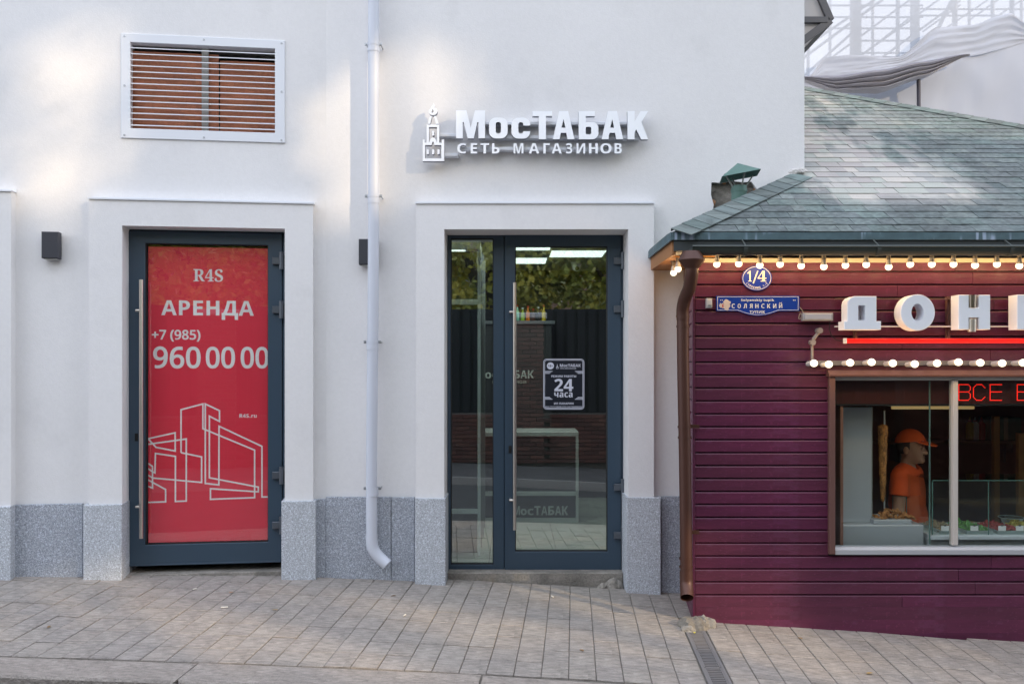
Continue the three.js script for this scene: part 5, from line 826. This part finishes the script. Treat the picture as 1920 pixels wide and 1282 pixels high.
  { // warm strip lamp under the display
    const g = thing('strip_lamp', 'warm strip lamp under the dot-matrix display inside the kiosk', 'lamp'), z = 0.56, y = Y(762, z), x0 = X(1664, z), x1 = 3.35;
    part(g, 'housing', box(x0, x1, y + 0.004, y + 0.03, z - 0.03, z + 0.03, 0.003), st); part(g, 'light_tube', rod(V(x0 + 0.03, y - 0.008, z), V(x1 - 0.03, y - 0.008, z), 0.011, 12), M([0.9, 0.8, 0.6], { emissive: lin(1, 0.6, 0.16), emissiveIntensity: 0.35 }));
    const l = new THREE.RectAreaLight(lin(1, 0.78, 0.5), 5, x1 - x0 - 0.06, 0.05); l.position.set((x0 + x1) / 2, y - 0.022, z); l.lookAt(l.position.x, 0.2, z - 0.45); scene.add(l); settle(g);
  }
  // the cook: one continuous body; shirt, trousers and cap over it
  const smin = (a, b, k) => { const h = clamp(0.5 + 0.5 * (b - a) / k); return lerp(b, a, h) - k * h * (1 - h); };
  const cap = (p, a, b, ra, rb) => { const pa = p.clone().sub(a), ba = b.clone().sub(a), h = clamp(pa.dot(ba) / ba.lengthSq()); return pa.addScaledVector(ba, -h).length() - lerp(ra, rb, h); };
  const ell3 = (p, c, rx, ry, rz) => { const q = V((p.x - c.x) / rx, (p.y - c.y) / ry, (p.z - c.z) / rz), k = q.length(), q2 = V((p.x - c.x) / rx / rx, (p.y - c.y) / ry / ry, (p.z - c.z) / rz / rz).length(); return k < 1e-6 ? -Math.min(rx, ry, rz) : k * (k - 1) / q2; };
  function mesh(sdf, c, half, res) {
    const mc = new MarchingCubes(res, new THREE.MeshBasicMaterial(), false, false, 120000); mc.isolation = 0; const p = V();
    for (let z = 0; z < res; z++) for (let y = 0; y < res; y++) for (let x = 0; x < res; x++) { p.set((x - res / 2) / (res / 2) * half + c.x, (y - res / 2) / (res / 2) * half + c.y, (z - res / 2) / (res / 2) * half + c.z); mc.field[x + y * res + z * res * res] = -sdf(p); }
    mc.update(); const n = mc.count, g = new THREE.BufferGeometry();
    g.setAttribute('position', new THREE.Float32BufferAttribute(mc.positionArray.slice(0, n * 3), 3)); g.setAttribute('normal', new THREE.Float32BufferAttribute(mc.normalArray.slice(0, n * 3), 3)); g.setAttribute('uv', new THREE.Float32BufferAttribute(new Float32Array(n * 2), 2));
    return g.scale(half, half, half).translate(c.x, c.y, c.z);
  }
  const J = { sR: V(0.0, 1.37, 0.165), eR: V(0.0, 1.09, 0.215), wR: V(0.09, 0.86, 0.205), sL: V(0, 1.37, -0.165), eL: V(0.02, 1.1, -0.21), wL: V(0.16, 0.93, -0.17) };
  const torso = (p, e) => smin(smin(ell3(p, V(0, 1.24, 0), 0.115 + e, 0.21 + e, 0.165 + e), ell3(p, V(0.01, 1.0, 0), 0.12 + e, 0.17 + e, 0.155 + e), 0.1), cap(p, V(0, 1.38, -0.12), V(0, 1.38, 0.12), 0.06 + e, 0.06 + e), 0.06);
  const legs = (p, e) => { let d = ell3(p, V(0, 0.9, 0), 0.12 + e, 0.1 + e, 0.16 + e); for (const s of [-1, 1]) d = smin(d, smin(cap(p, V(0, 0.88, s * 0.09), V(0.02, 0.48, s * 0.1), 0.085 + e, 0.06 + e), cap(p, V(0.02, 0.48, s * 0.1), V(-0.01, 0.09, s * 0.1), 0.06 + e, 0.042 + e), 0.03), 0.04); return d; };
  const headC = V(0.045, 1.575, 0);
  const head = (p) => { let d = smin(ell3(p, V(0.03, 1.6, 0), 0.098, 0.105, 0.078), ell3(p, V(0.06, 1.535, 0), 0.066, 0.075, 0.06), 0.04); d = smin(d, cap(p, V(0.122, 1.575, 0), V(0.142, 1.548, 0), 0.009, 0.014), 0.018); d = smin(d, cap(p, V(0.108, 1.597, -0.036), V(0.108, 1.597, 0.036), 0.014, 0.014), 0.012); d = smin(d, ell3(p, V(0.108, 1.488, 0), 0.022, 0.02, 0.026), 0.02); d = smin(d, cap(p, V(0.116, 1.52, -0.016), V(0.116, 1.52, 0.016), 0.008, 0.008), 0.006); for (const s of [-1, 1]) { d = smin(d, ell3(p, V(0.018, 1.565, s * 0.08), 0.02, 0.032, 0.01), 0.008); d = Math.max(d, -(p.clone().sub(V(0.124, 1.578, s * 0.033)).length() - 0.014)); d = smin(d, p.clone().sub(V(0.104, 1.578, s * 0.033)).length() - 0.0125, 0.003); } return d; };
  const neck = (p) => cap(p, V(-0.01, 1.39, 0), V(0.02, 1.52, 0), 0.058, 0.052);
  const hand = (p, w, dir, side) => { const f = dir.clone().normalize(), s = V(1, 0, 0).addScaledVector(f, -f.x).normalize(), n = f.clone().cross(s); let d = 1; const at = (a, b, c) => w.clone().addScaledVector(f, a).addScaledVector(s, b).addScaledVector(n, c); d = smin(cap(p, at(0.02, -0.02, 0), at(0.08, -0.026, 0), 0.019, 0.016), cap(p, at(0.02, 0.02, 0), at(0.08, 0.024, 0), 0.019, 0.016), 0.03); [[-0.032, 0.058, 0.0075], [-0.011, 0.072, 0.0085], [0.011, 0.076, 0.0088], [0.032, 0.068, 0.0085]].forEach(([o, l, rr]) => { const k0 = at(0.085, o, 0), k1 = at(0.085 + l * 0.5, o * 1.06, 0.006 * side), k2 = at(0.085 + l * 0.92, o * 1.05, 0.024 * side); d = smin(d, Math.min(cap(p, k0, k1, rr + 0.001, rr), cap(p, k1, k2, rr, rr * 0.85)), 0.006); }); const t0 = at(0.025, 0.03, 0.004 * side), t1 = at(0.055, 0.056, 0.014 * side), t2 = at(0.085, 0.06, 0.024 * side); return smin(d, Math.min(cap(p, t0, t1, 0.013, 0.0105), cap(p, t1, t2, 0.0105, 0.009)), 0.01); };
  const arms = (p) => Math.min(smin(cap(p, J.sR, J.eR, 0.055, 0.043), cap(p, J.eR, J.wR, 0.043, 0.028), 0.02), smin(cap(p, J.sL, J.eL, 0.055, 0.043), cap(p, J.eL, J.wL, 0.043, 0.028), 0.02));
  const bodyF = (p) => smin(smin(smin(torso(p, -0.006), neck(p), 0.03), legs(p, -0.006), 0.03), arms(p), 0.03);
  const skin = M([0.36, 0.19, 0.12], { roughness: 0.6 });
  const dR = J.wR.clone().sub(J.eR), dL = J.wL.clone().sub(J.eL), hc = (w, d) => w.clone().addScaledVector(d.clone().normalize(), 0.08);
  const body = mergeAll([mesh(bodyF, V(0, 0.78, 0), 0.84, 96), mesh((p) => smin(head(p), neck(p), 0.02), V(0.03, 1.57, 0), 0.19, 84), mesh((p) => hand(p, J.wR, dR, -1), hc(J.wR, dR), 0.14, 64), mesh((p) => hand(p, J.wL, dL, 1), hc(J.wL, dL), 0.14, 64)]);
  const cook = new THREE.Group(); cook.name = 'person'; scene.add(cook); mark(cook, 'person in orange shirt and orange cap standing behind the kiosk pane', 'person');
  part(cook, 'body', body, skin);
  const fold = (p) => 0.006 * Math.sin(p.y * 38 + p.z * 20 + p.x * 26) * smooth(1.35, 1.0, p.y);
  const sleeve = (p, s, e) => Math.max(cap(p, s, e, 0.072, 0.068), p.clone().sub(s).dot(e.clone().sub(s).normalize()) - 0.145);
  part(cook, 'shirt', mesh((p) => Math.max(smin(smin(torso(p, 0.014) + fold(p), sleeve(p, J.sR, J.eR), 0.012), sleeve(p, J.sL, J.eL), 0.012), 0.86 - p.y, -(cap(p, V(0.02, 1.43, 0), V(0.07, 1.6, 0), 0.062, 0.09))), V(0, 1.15, 0), 0.34, 84), M([0.72, 0.085, 0.008], { roughness: 0.75 }));
  part(cook, 'hair', mesh((p) => Math.max(ell3(p, V(0.022, 1.6, 0), 0.104, 0.1, 0.083), p.x - 0.045, 1.535 - p.y + Math.max(0, p.x) * 0.8), V(0, 1.58, 0), 0.15, 56), M([0.02, 0.015, 0.012], { roughness: 0.9 }));
  for (const s of [-1, 1]) part(cook, 'eyebrow', rod(V(0.112, 1.6, s * 0.018), V(0.1, 1.602, s * 0.05), 0.0045, 6), M([0.02, 0.015, 0.012]));
  part(cook, 'moustache', rod(V(0.126, 1.535, -0.022), V(0.126, 1.535, 0.022), 0.006, 6), M([0.03, 0.022, 0.018]));
  part(cook, 'collar', new THREE.TorusGeometry(0.066, 0.012, 8, 24, 5.4).rotateX(Math.PI / 2).rotateZ(-0.35).rotateY(0.45).translate(0.012, 1.425, 0), M([0.66, 0.07, 0.008], { roughness: 0.75 }));
  part(cook, 'trousers', mesh((p) => Math.max(legs(p, 0.012), p.y - 0.93), V(0, 0.5, 0), 0.56, 64), M([0.02, 0.02, 0.025], { roughness: 0.85 }));
  part(cook, 'shoes', mergeAll([-1, 1].map((s) => new THREE.SphereGeometry(1, 18, 12).scale(0.13, 0.05, 0.05).translate(0.06, 0.05, s * 0.1))), rubber);
  part(cook, 'cap', mesh((p) => { const dome = Math.max(ell3(p, V(0.025, 1.615, 0), 0.115, 0.115, 0.095), 1.63 - p.y + (p.x - 0.03) * 0.12), brim = Math.max(ell3(p, V(0.13, 1.632, 0), 0.1, 0.06, 0.075), Math.abs(p.y - 1.634 + (p.x - 0.1) * 0.25) - 0.006, 0.06 - p.x); return smin(dome, brim, 0.006); }, V(0.06, 1.66, 0), 0.19, 76), M([0.8, 0.11, 0.008], { roughness: 0.7 }));
  cook.position.set(3.07, -0.549, 0.03); cook.rotation.y = -0.7;
}

// ---------------------------------------------------------------- steel framed box on the building's side, with a small camera
{
  const g = thing('side_bay', 'white panelled box in a dark steel frame jutting from the building side', 'bay'), z1 = -0.45, z0 = -1.3, P = [[2.285, 4.27], [2.65, 4.54], [2.46, 4.98], [2.285, 5.3]];
  const fm = M([0.11, 0.11, 0.12], { roughness: 0.5, metalness: 0.3 }), bar = (a, b, z) => { const d = Math.hypot(b[0] - a[0], b[1] - a[1]); return box(0, d, -0.03, 0.03, z - 0.05, z, 0.003).rotateZ(Math.atan2(b[1] - a[1], b[0] - a[0])).translate(a[0], a[1], 0); };
  part(g, 'panel_core', slab(P.map(([a, b]) => [a, b]), z0, z1 - 0.03), M([0.5, 0.48, 0.48], { roughness: 0.6 }));
  for (let i = 0; i < 3; i++) part(g, 'frame_bar', bar(P[i], P[i + 1], z1), fm);
  part(g, 'frame_bar', box(2.285, 2.62, 4.515, 4.565, z1 - 0.045, z1 + 0.006, 0.003), fm);
  for (const p of [P[1], P[2]]) part(g, 'edge_bar', box(p[0] - 0.02, p[0] + 0.02, p[1] - 0.02, p[1] + 0.02, z0, z1 - 0.051), fm);
  settle(g);
  const c = thing('wall_camera', 'small black camera on the crossbar of the framed box', 'camera'); part(c, 'housing', box(2.29, 2.35, 4.568, 4.61, z1 - 0.05, z1 + 0.05, 0.006), rubber); part(c, 'lens', new THREE.CylinderGeometry(0.014, 0.014, 0.02, 14).rotateX(Math.PI / 2).translate(2.335, 4.588, z1 + 0.06), M([0.02, 0.02, 0.03], { roughness: 0.1 })); settle(c);
}

// ---------------------------------------------------------------- scaffolding and sheeting behind the kiosk
{
  const z = -7, q = (p, y, zz = z) => V(hx(p, W, zz), hy(y, W, zz), zz), tm = M([0.3, 0.32, 0.36], { roughness: 0.5, metalness: 0.4 });
  const sc = thing('scaffold', 'steel tube scaffold with stair rails behind the kiosk roof', 'scaffold'), gy = -0.7;
  for (const [p, r, dz] of [[1515, 0.024, 0], [1556, 0.024, -0.8], [1597, 0.03, 0], [1608, 0.055, 0], [1636, 0.024, -0.8], [1683, 0.03, -0.3], [1709, 0.024, -0.8], [1718, 0.05, -0.2], [1790, 0.04, -0.4], [1817, 0.024, -0.8], [1861, 0.03, -0.3], [1897, 0.035, 0], [1915, 0.024, -0.8]]) { const a = q(p, 100, z + dz); part(sc, 'upright_tube', rod(V(a.x, gy, a.z), V(a.x, 9.2, a.z), r, 10), tm); }
  for (const [y, a, b, dz] of [[11, 1540, 1730, -0.1], [33, 1540, 1730, -0.1], [54, 1540, 1730, -0.1], [77, 1600, 1730, -0.1], [18, 1730, 1960, -0.4], [30, 1725, 1890, -0.2], [-25, 1500, 1960, -0.2], [100, 1600, 1960, -0.2]]) part(sc, 'ledger_tube', rod(q(a, y, z + dz), q(b, y, z + dz), 0.016, 8), tm);
  for (const [x0, y0, x1, y1, r, dz] of [[1505, 110, 1690, -26, 0.022, -0.2], [1505, 92, 1640, 0, 0.02, -0.2], [1560, 108, 1720, -10, 0.016, -0.3], [1600, 115, 1760, 0, 0.016, -0.3], [1640, 118, 1800, 2, 0.018, -0.3], [1690, 110, 1860, -5, 0.014, -0.5], [1755, 62, 1785, 0, 0.03, 0], [1730, 60, 1800, 10, 0.014, -0.4], [1815, 40, 1900, -20, 0.014, -0.4], [1850, 45, 1960, -30, 0.014, -0.4], [1505, 145, 1600, 60, 0.02, -0.2], [1620, 100, 1730, 15, 0.012, -0.4]]) part(sc, 'brace_tube', rod(q(x0, y0, z + dz), q(x1, y1, z + dz), r, 8), tm);
  for (const y of [2.2, 4.4, 6.6]) part(sc, 'platform', box(4.4, 8.6, y - (y > 6 ? 3.2 : 0), y + 0.05 - (y > 6 ? 3.2 : 0), z - 1, z - 0.1), M([0.3, 0.25, 0.18]));
  settle(sc);
  // sheets hung on it: grid between a top curve and a bottom curve
  const curve = (pts) => (u) => { const x = lerp(pts[0][0], pts[pts.length - 1][0], u); let i = 1; while (i < pts.length - 1 && pts[i][0] < x) i++; const t = (x - pts[i - 1][0]) / (pts[i][0] - pts[i - 1][0]); return [x, lerp(pts[i - 1][1], pts[i][1], t * t * (3 - 2 * t) * 0.5 + t * 0.5)]; };
  const hang = (A, B, nu, nv, zz, wave) => { const p = [], ix = [], a = curve(A), b = curve(B); for (let i = 0; i <= nu; i++) for (let j = 0; j <= nv; j++) { const u = i / nu, v = j / nv, [xa, ya] = a(u), [xb, yb] = b(u), o = q(lerp(xa, xb, v), lerp(ya, yb, v), zz); p.push(o.x, o.y, o.z + wave(u, v)); } for (let i = 0; i < nu; i++) for (let j = 0; j < nv; j++) { const k = i * (nv + 1) + j, m = k + nv + 1; ix.push(k, k + 1, m, m, k + 1, m + 1); } const g = new THREE.BufferGeometry(); g.setAttribute('position', new THREE.Float32BufferAttribute(p, 3)); g.setIndex(ix); g.computeVertexNormals(); g.setAttribute('uv', new THREE.Float32BufferAttribute(new Float32Array(p.length / 3 * 2), 2)); return g; };
  const net = new THREE.MeshPhysicalMaterial({ color: lin(0.46, 0.49, 0.545), roughness: 1, transmission: 0.4, thickness: 0, side: THREE.DoubleSide, transparent: true, opacity: 0.86 });
  const cloth = (c, o = 0.45) => new THREE.MeshPhysicalMaterial({ color: lin(...c), roughness: 1, transmission: o, thickness: 0, side: THREE.DoubleSide });
  const w1 = (u, v) => 0.12 * (fbm(u * 0.7, v * 0.3, 8, 4) - 0.5);
  solo('scaffold_netting', hang([[1495, -60], [1960, -60]], [[1495, 240], [1960, 290]], 40, 20, -6.75, w1), net, 'sheer white debris netting hung over the scaffold tubes', 'netting');
  solo('grey_tarpaulin', hang([[1500, 165], [1518, 142], [1545, 108], [1600, 104], [1688, 106], [1755, 52], [1830, 46], [1870, 30], [1896, 24], [1925, 44], [1960, 30]], [[1500, 172], [1545, 150], [1600, 146], [1688, 126], [1755, 112], [1830, 104], [1880, 92], [1925, 80], [1960, 70]], 60, 16, -6.6, (u, v) => 0.012 * Math.sin(v * 30 + 8 * fbm(u, v, 4, 3)) * (0.3 + u) + 0.8 * w1(u, v)), cloth([0.46, 0.49, 0.56], 0.4), 'grey blue tarpaulin lying over the netting with a ragged top edge', 'tarpaulin');
  solo('gathered_tarpaulin', hang([[1495, 149], [1560, 150], [1640, 138], [1720, 122], [1815, 104]], [[1495, 153], [1560, 178], [1640, 178], [1720, 152], [1815, 107]], 60, 48, -6.45, (u, v) => (0.06 + 0.22 * Math.sin(Math.PI * clamp(u * 0.9 + 0.1))) * (0.5 + 0.5 * Math.cos(v * 26 + 1.5 * Math.sin(u * 3)))), cloth([0.5, 0.5, 0.55], 0.3), 'tarpaulin gathered into long sagging folds above the kiosk roof', 'tarpaulin');
  solo('lower_sheet', hang([[1495, 152], [1600, 172], [1722, 150], [1815, 106], [1960, 74]], [[1495, 330], [1600, 330], [1722, 330], [1815, 330], [1960, 360]], 50, 20, -6.62, (u, v) => 0.14 * (fbm(u, v * 0.3, 6, 4) - 0.5)), cloth([0.46, 0.49, 0.56], 0.35), 'pale blue grey sheet hanging below the gathered tarpaulin', 'sheet');
  const strut = thing('sheet_strut', 'dark strut standing in a torn gap of the lower sheet', 'strut'), s0 = q(1722, 150, -6.4), s1 = q(1730, 215, -6.4); part(strut, 'bar', rod(V(s1.x + 0.02, -0.7, -6.4), V(s0.x, s0.y, -6.4), 0.03, 8), M([0.05, 0.05, 0.07])); part(strut, 'foot', new THREE.CylinderGeometry(0.08, 0.08, 0.02, 12).translate(s1.x + 0.02, -0.71, -6.4), M([0.05, 0.05, 0.07])); settle(strut);
}

// ---------------------------------------------------------------- across the street: fence and trees that the glass mirrors and that shade the facade
{
  const fz = 8.6, ftop = 2.7, fen = thing('brick_fence', 'dark sheet metal fence with brick pillars across the street', 'fence');
  const dark = new THREE.MeshPhysicalMaterial({ color: lin(0.014, 0.015, 0.019), roughness: 0.8, specularIntensity: 0.25 }), brickM = [[0.07, 0.026, 0.021], [0.052, 0.021, 0.018], [0.085, 0.036, 0.028]].map((c) => M(c, { roughness: 0.9 })), mortar = M([0.08, 0.075, 0.07], { roughness: 1 });
  const r = rng(17), bg = box(-0.118, 0.118, -0.031, 0.031, -0.05, 0.02, 0.003), hb = box(-0.056, 0.056, -0.031, 0.031, -0.05, 0.02, 0.003);
  for (const [i, x] of [-5.75, -2.75, 0.25, 3.25, 6.25, 9.25, 12.25].entries()) {
    const p = sub(fen, 'pillar'); part(p, 'core', box(x - 0.29, x + 0.29, -0.4, 2.52, fz - 0.26, fz + 0.3), mortar); part(p, 'coping', box(x - 0.36, x + 0.36, 2.52, 2.62, fz - 0.36, fz + 0.36, 0.02), M([0.3, 0.31, 0.33]));
    if (i > 0 && i < 5) for (let c = 0; c < 34; c++) for (let b = 0; b < 3; b++) { const even = c % 2 === 0; if (!even && b > 2) continue; const bx = even ? [-0.18, 0.07, 0.258][b] : [-0.232, -0.04, 0.21][b], g = (even && b === 2) || (!even && b === 0) ? hb : bg; if (bx > 0.25 && g === bg) continue; const m = part(p, 'brick', g, brickM[Math.floor(r() * 3)]); m.position.set(x + bx - 0.02, 0 + c * 0.0735 + 0.02, fz - 0.29); if (c * 0.0735 > 2.44) p.remove(m); }
  }
  for (let x = -8.5; x < 14; x += 3) { const a = x + 0.1, b = x + 2.3 + 0.1; part(fen, 'low_wall', box(a - 0.05, b + 0.05, -0.4, 0.85, fz - 0.1, fz + 0.12), mortar); { const bl = [[], [], []]; for (let c = 0; c < 12; c++) for (let k = 0; k < 10; k++) { const xx = a + 0.07 + k * 0.243 + (c % 2 ? 0.12 : 0); if (xx < b - 0.06) bl[Math.floor(r() * 3)].push(bg.clone().translate(xx, 0.01 + c * 0.0715, fz - 0.125)); } bl.forEach((q, i) => { part(fen, 'wall_bricks', mergeAll(q), brickM[i]).userData.kind = 'stuff'; }); } const ribs = []; for (let k = 0; k < 12; k++) ribs.push(box(a + k * 0.19, a + k * 0.19 + 0.13, 0.851, ftop - 0.02, fz - 0.03, fz + 0.01, 0.006)); part(fen, 'metal_sheet', mergeAll([...ribs, box(a - 0.05, b + 0.05, 0.851, ftop, fz + 0.011, fz + 0.02)]), dark); }
}
{
  const right = V(SUN.z, 0, -SUN.x).normalize(), up = right.clone().cross(SUN).normalize(); if (up.y < 0) up.negate();
  const ab = (x, y, z) => { const p = V(x, y, z); return [p.dot(right), p.dot(up)]; };
  const spots = [];                                                     // gaps between the boughs where low sun comes through
  const onWall = (px, py, ra, rb, f = W, k = 1) => { const c = Math.cos(f.a), s = Math.sin(f.a), [x, y] = hit(px, py, f, 0); spots.push([...ab(f.o.x + x * c, y, f.o.z - x * s), ra, rb, k]); };
  const onGround = (x, z, ra, rb, k = 1) => spots.push([...ab(x, groundY(x, z), z), ra, rb, k]);
  onWall(150, 170, 0.46, 0.6, L, 0.97); onWall(120, 290, 0.44, 0.6, L, 0.97); onWall(735, 180, 0.5, 0.46); onWall(690, 240, 0.4, 0.4); onWall(735, 325, 0.5, 0.34); onWall(860, 310, 0.6, 0.22, W, 0.9); onWall(1060, 330, 0.7, 0.28, W, 0.75); onWall(1000, 230, 0.8, 0.36, W, 0.4);
  onWall(800, 255, 0.4, 0.34, W, 0.9);
  onGround(-3.2, 0.75, 1.1, 0.34); onGround(-2.2, 1.0, 1.0, 0.3); onGround(-1.4, 1.3, 1.0, 0.26); onGround(-0.5, 1.5, 0.9, 0.22); onGround(0.1, 0.6, 0.8, 0.34); onGround(0.8, 0.85, 0.9, 0.36); onGround(1.6, 1.3, 0.8, 0.3); onGround(2.6, 1.3, 0.8, 0.28, 0.9);
  const gap = (p) => { const a = p.dot(right), b = p.dot(up); let k = 0; for (const [x, y, ra, rb, w] of spots) { const d = Math.hypot((a - x) / ra, (b - y) / rb); k = Math.max(k, w * smooth(1.2, 0.85, d)); } return k; };
  const leafM = [[0.46, 0.46, 0.06], [0.56, 0.5, 0.06], [0.32, 0.36, 0.05]].map((c) => new THREE.MeshPhysicalMaterial({ color: lin(...c), roughness: 0.95, transmission: 0.6, thickness: 0, side: THREE.DoubleSide })), bark = M([0.09, 0.07, 0.055], { roughness: 0.95 });
  function tree(x, z, cy, rx, ry, rz, n, seed, label, big = 0.1) {
    const g = thing('street_tree', label, 'tree', W, 'trees beyond the fence'), r = rng(seed), gy = -0.6, trunk = [], c = V(x, cy, z);
    trunk.push(rod(V(x, gy, z), V(x + 0.15, cy - ry * 0.7, z), 0.2, 12, 0.15));
    const boughs = []; for (let k = 0; k < 9; k++) { const a = k * 2.4 + r(), e = V(x + Math.cos(a) * rx * 0.7 * (0.5 + r() * 0.5), cy + ry * (r() * 1.1 - 0.35), z + Math.sin(a) * rz * 0.7), s = V(x + 0.15, cy - ry * (0.75 - 0.05 * k), z); boughs.push([s, e]); trunk.push(rod(s, e, 0.075, 8, 0.025)); }
    trunk.push(rod(V(x + 0.15, cy - ry * 0.7, z), V(x, cy + ry * 0.6, z), 0.15, 10, 0.04));
    part(g, 'trunk', mergeAll(trunk), bark);
    const crown = sub(g, 'crown'), sets = [[], [], []], cl = [];
    for (let k = 0; k < 150; k++) { let d; do { d = V(r() * 2 - 1, r() * 2 - 1, r() * 2 - 1); } while (d.length() > 1); d.normalize().multiplyScalar(0.35 + 0.65 * Math.pow(r(), 0.5)); cl.push([V(c.x + d.x * rx, c.y + d.y * ry, c.z + d.z * rz), 0.35 + 0.45 * r(), Math.floor(r() * 3)]); }
    const p = V(), e1 = V(), e2 = V();
    for (let i = 0; i < n; i++) {
      const [o, s, m] = cl[Math.floor(r() * cl.length)]; p.set(o.x + (r() + r() - 1) * s, o.y + (r() + r() - 1) * s * 0.75, o.z + (r() + r() - 1) * s);
      if (r() < gap(p)) continue;
      e1.set(r() - 0.5, r() * 0.5 - 0.35, r() - 0.5).normalize(); e2.set(r() - 0.5, r() - 0.5, r() - 0.5).cross(e1).normalize(); const l = big + 0.09 * r(), w = l * 0.36, S = sets[m];
      const a = p, b = [p.x + e1.x * l * 0.5 + e2.x * w, p.y + e1.y * l * 0.5 + e2.y * w, p.z + e1.z * l * 0.5 + e2.z * w], t = [p.x + e1.x * l, p.y + e1.y * l - 0.01, p.z + e1.z * l], d = [p.x + e1.x * l * 0.5 - e2.x * w, p.y + e1.y * l * 0.5 - e2.y * w, p.z + e1.z * l * 0.5 - e2.z * w];
      S.push(a.x, a.y, a.z, ...b, ...t, a.x, a.y, a.z, ...t, ...d);
    }
    sets.forEach((S, i) => { if (!S.length) return; const q = new THREE.BufferGeometry(); q.setAttribute('position', new THREE.Float32BufferAttribute(S, 3)); q.computeVertexNormals(); part(crown, 'leaves', q, leafM[i]); });
    settle(g);
  }
  { // long low house far behind the trees
    const h = thing('brick_house', 'long brown brick house far beyond the fence', 'house'), z = 36, wm = M([0.16, 0.1, 0.075], { roughness: 0.95 }); part(h, 'wall', box(-26, 26, -0.74, 8.6, z, z + 8), wm); part(h, 'roof', slab([[-0.4, 8.6], [4, 10.4], [8.4, 8.6]], 0, 53).rotateY(-Math.PI / 2).translate(26.5, 0, z), M([0.12, 0.06, 0.05]));
    for (let k = 0; k < 12; k++) for (const y of [1, 4.8]) { const w = part(h, 'window', box(-23 + k * 4, -21.6 + k * 4, y, y + 2, z - 0.06, z - 0.001), M([0.5, 0.5, 0.48])); part(w, 'pane', box(-22.9 + k * 4, -21.7 + k * 4, y + 0.1, y + 1.9, z - 0.068, z - 0.0605), M([0.05, 0.06, 0.07], { roughness: 0.15 })); }
    settle(h);
  }
  const kinds = 'leafy street tree standing beyond the dark fence';
  for (const [x, z, cy, rx, ry, rz, n, sd, big] of [[-6.4, 10.6, 4.0, 2.2, 2.3, 1.5, 11000, 201], [-3.3, 10.4, 3.8, 1.9, 2.0, 1.3, 11000, 202], [-0.6, 10.5, 3.9, 1.9, 2.1, 1.3, 12000, 203], [2.2, 10.4, 3.9, 1.9, 2.1, 1.3, 12000, 210],
    [5.4, 10.9, 6.2, 2.6, 3.8, 2.0, 20000, 204, 0.12], [8.9, 11.2, 8.3, 2.9, 4.7, 2.1, 27000, 205, 0.14], [12.3, 11, 8.7, 2.9, 4.7, 2.1, 27000, 206, 0.14], [15.8, 11.6, 8.6, 2.8, 4.6, 2.1, 24000, 207, 0.14], [10.6, 14.2, 9.6, 3.2, 4.6, 2.0, 20000, 208, 0.14], [7, 14, 8.2, 3, 4.4, 2, 15000, 209, 0.14], [14.6, 14.4, 10.2, 3.2, 4.6, 2, 20000, 213, 0.14]]) tree(x, z, cy, rx, ry, rz, n, sd, kinds, big);
}
renderer.render(scene, camera);
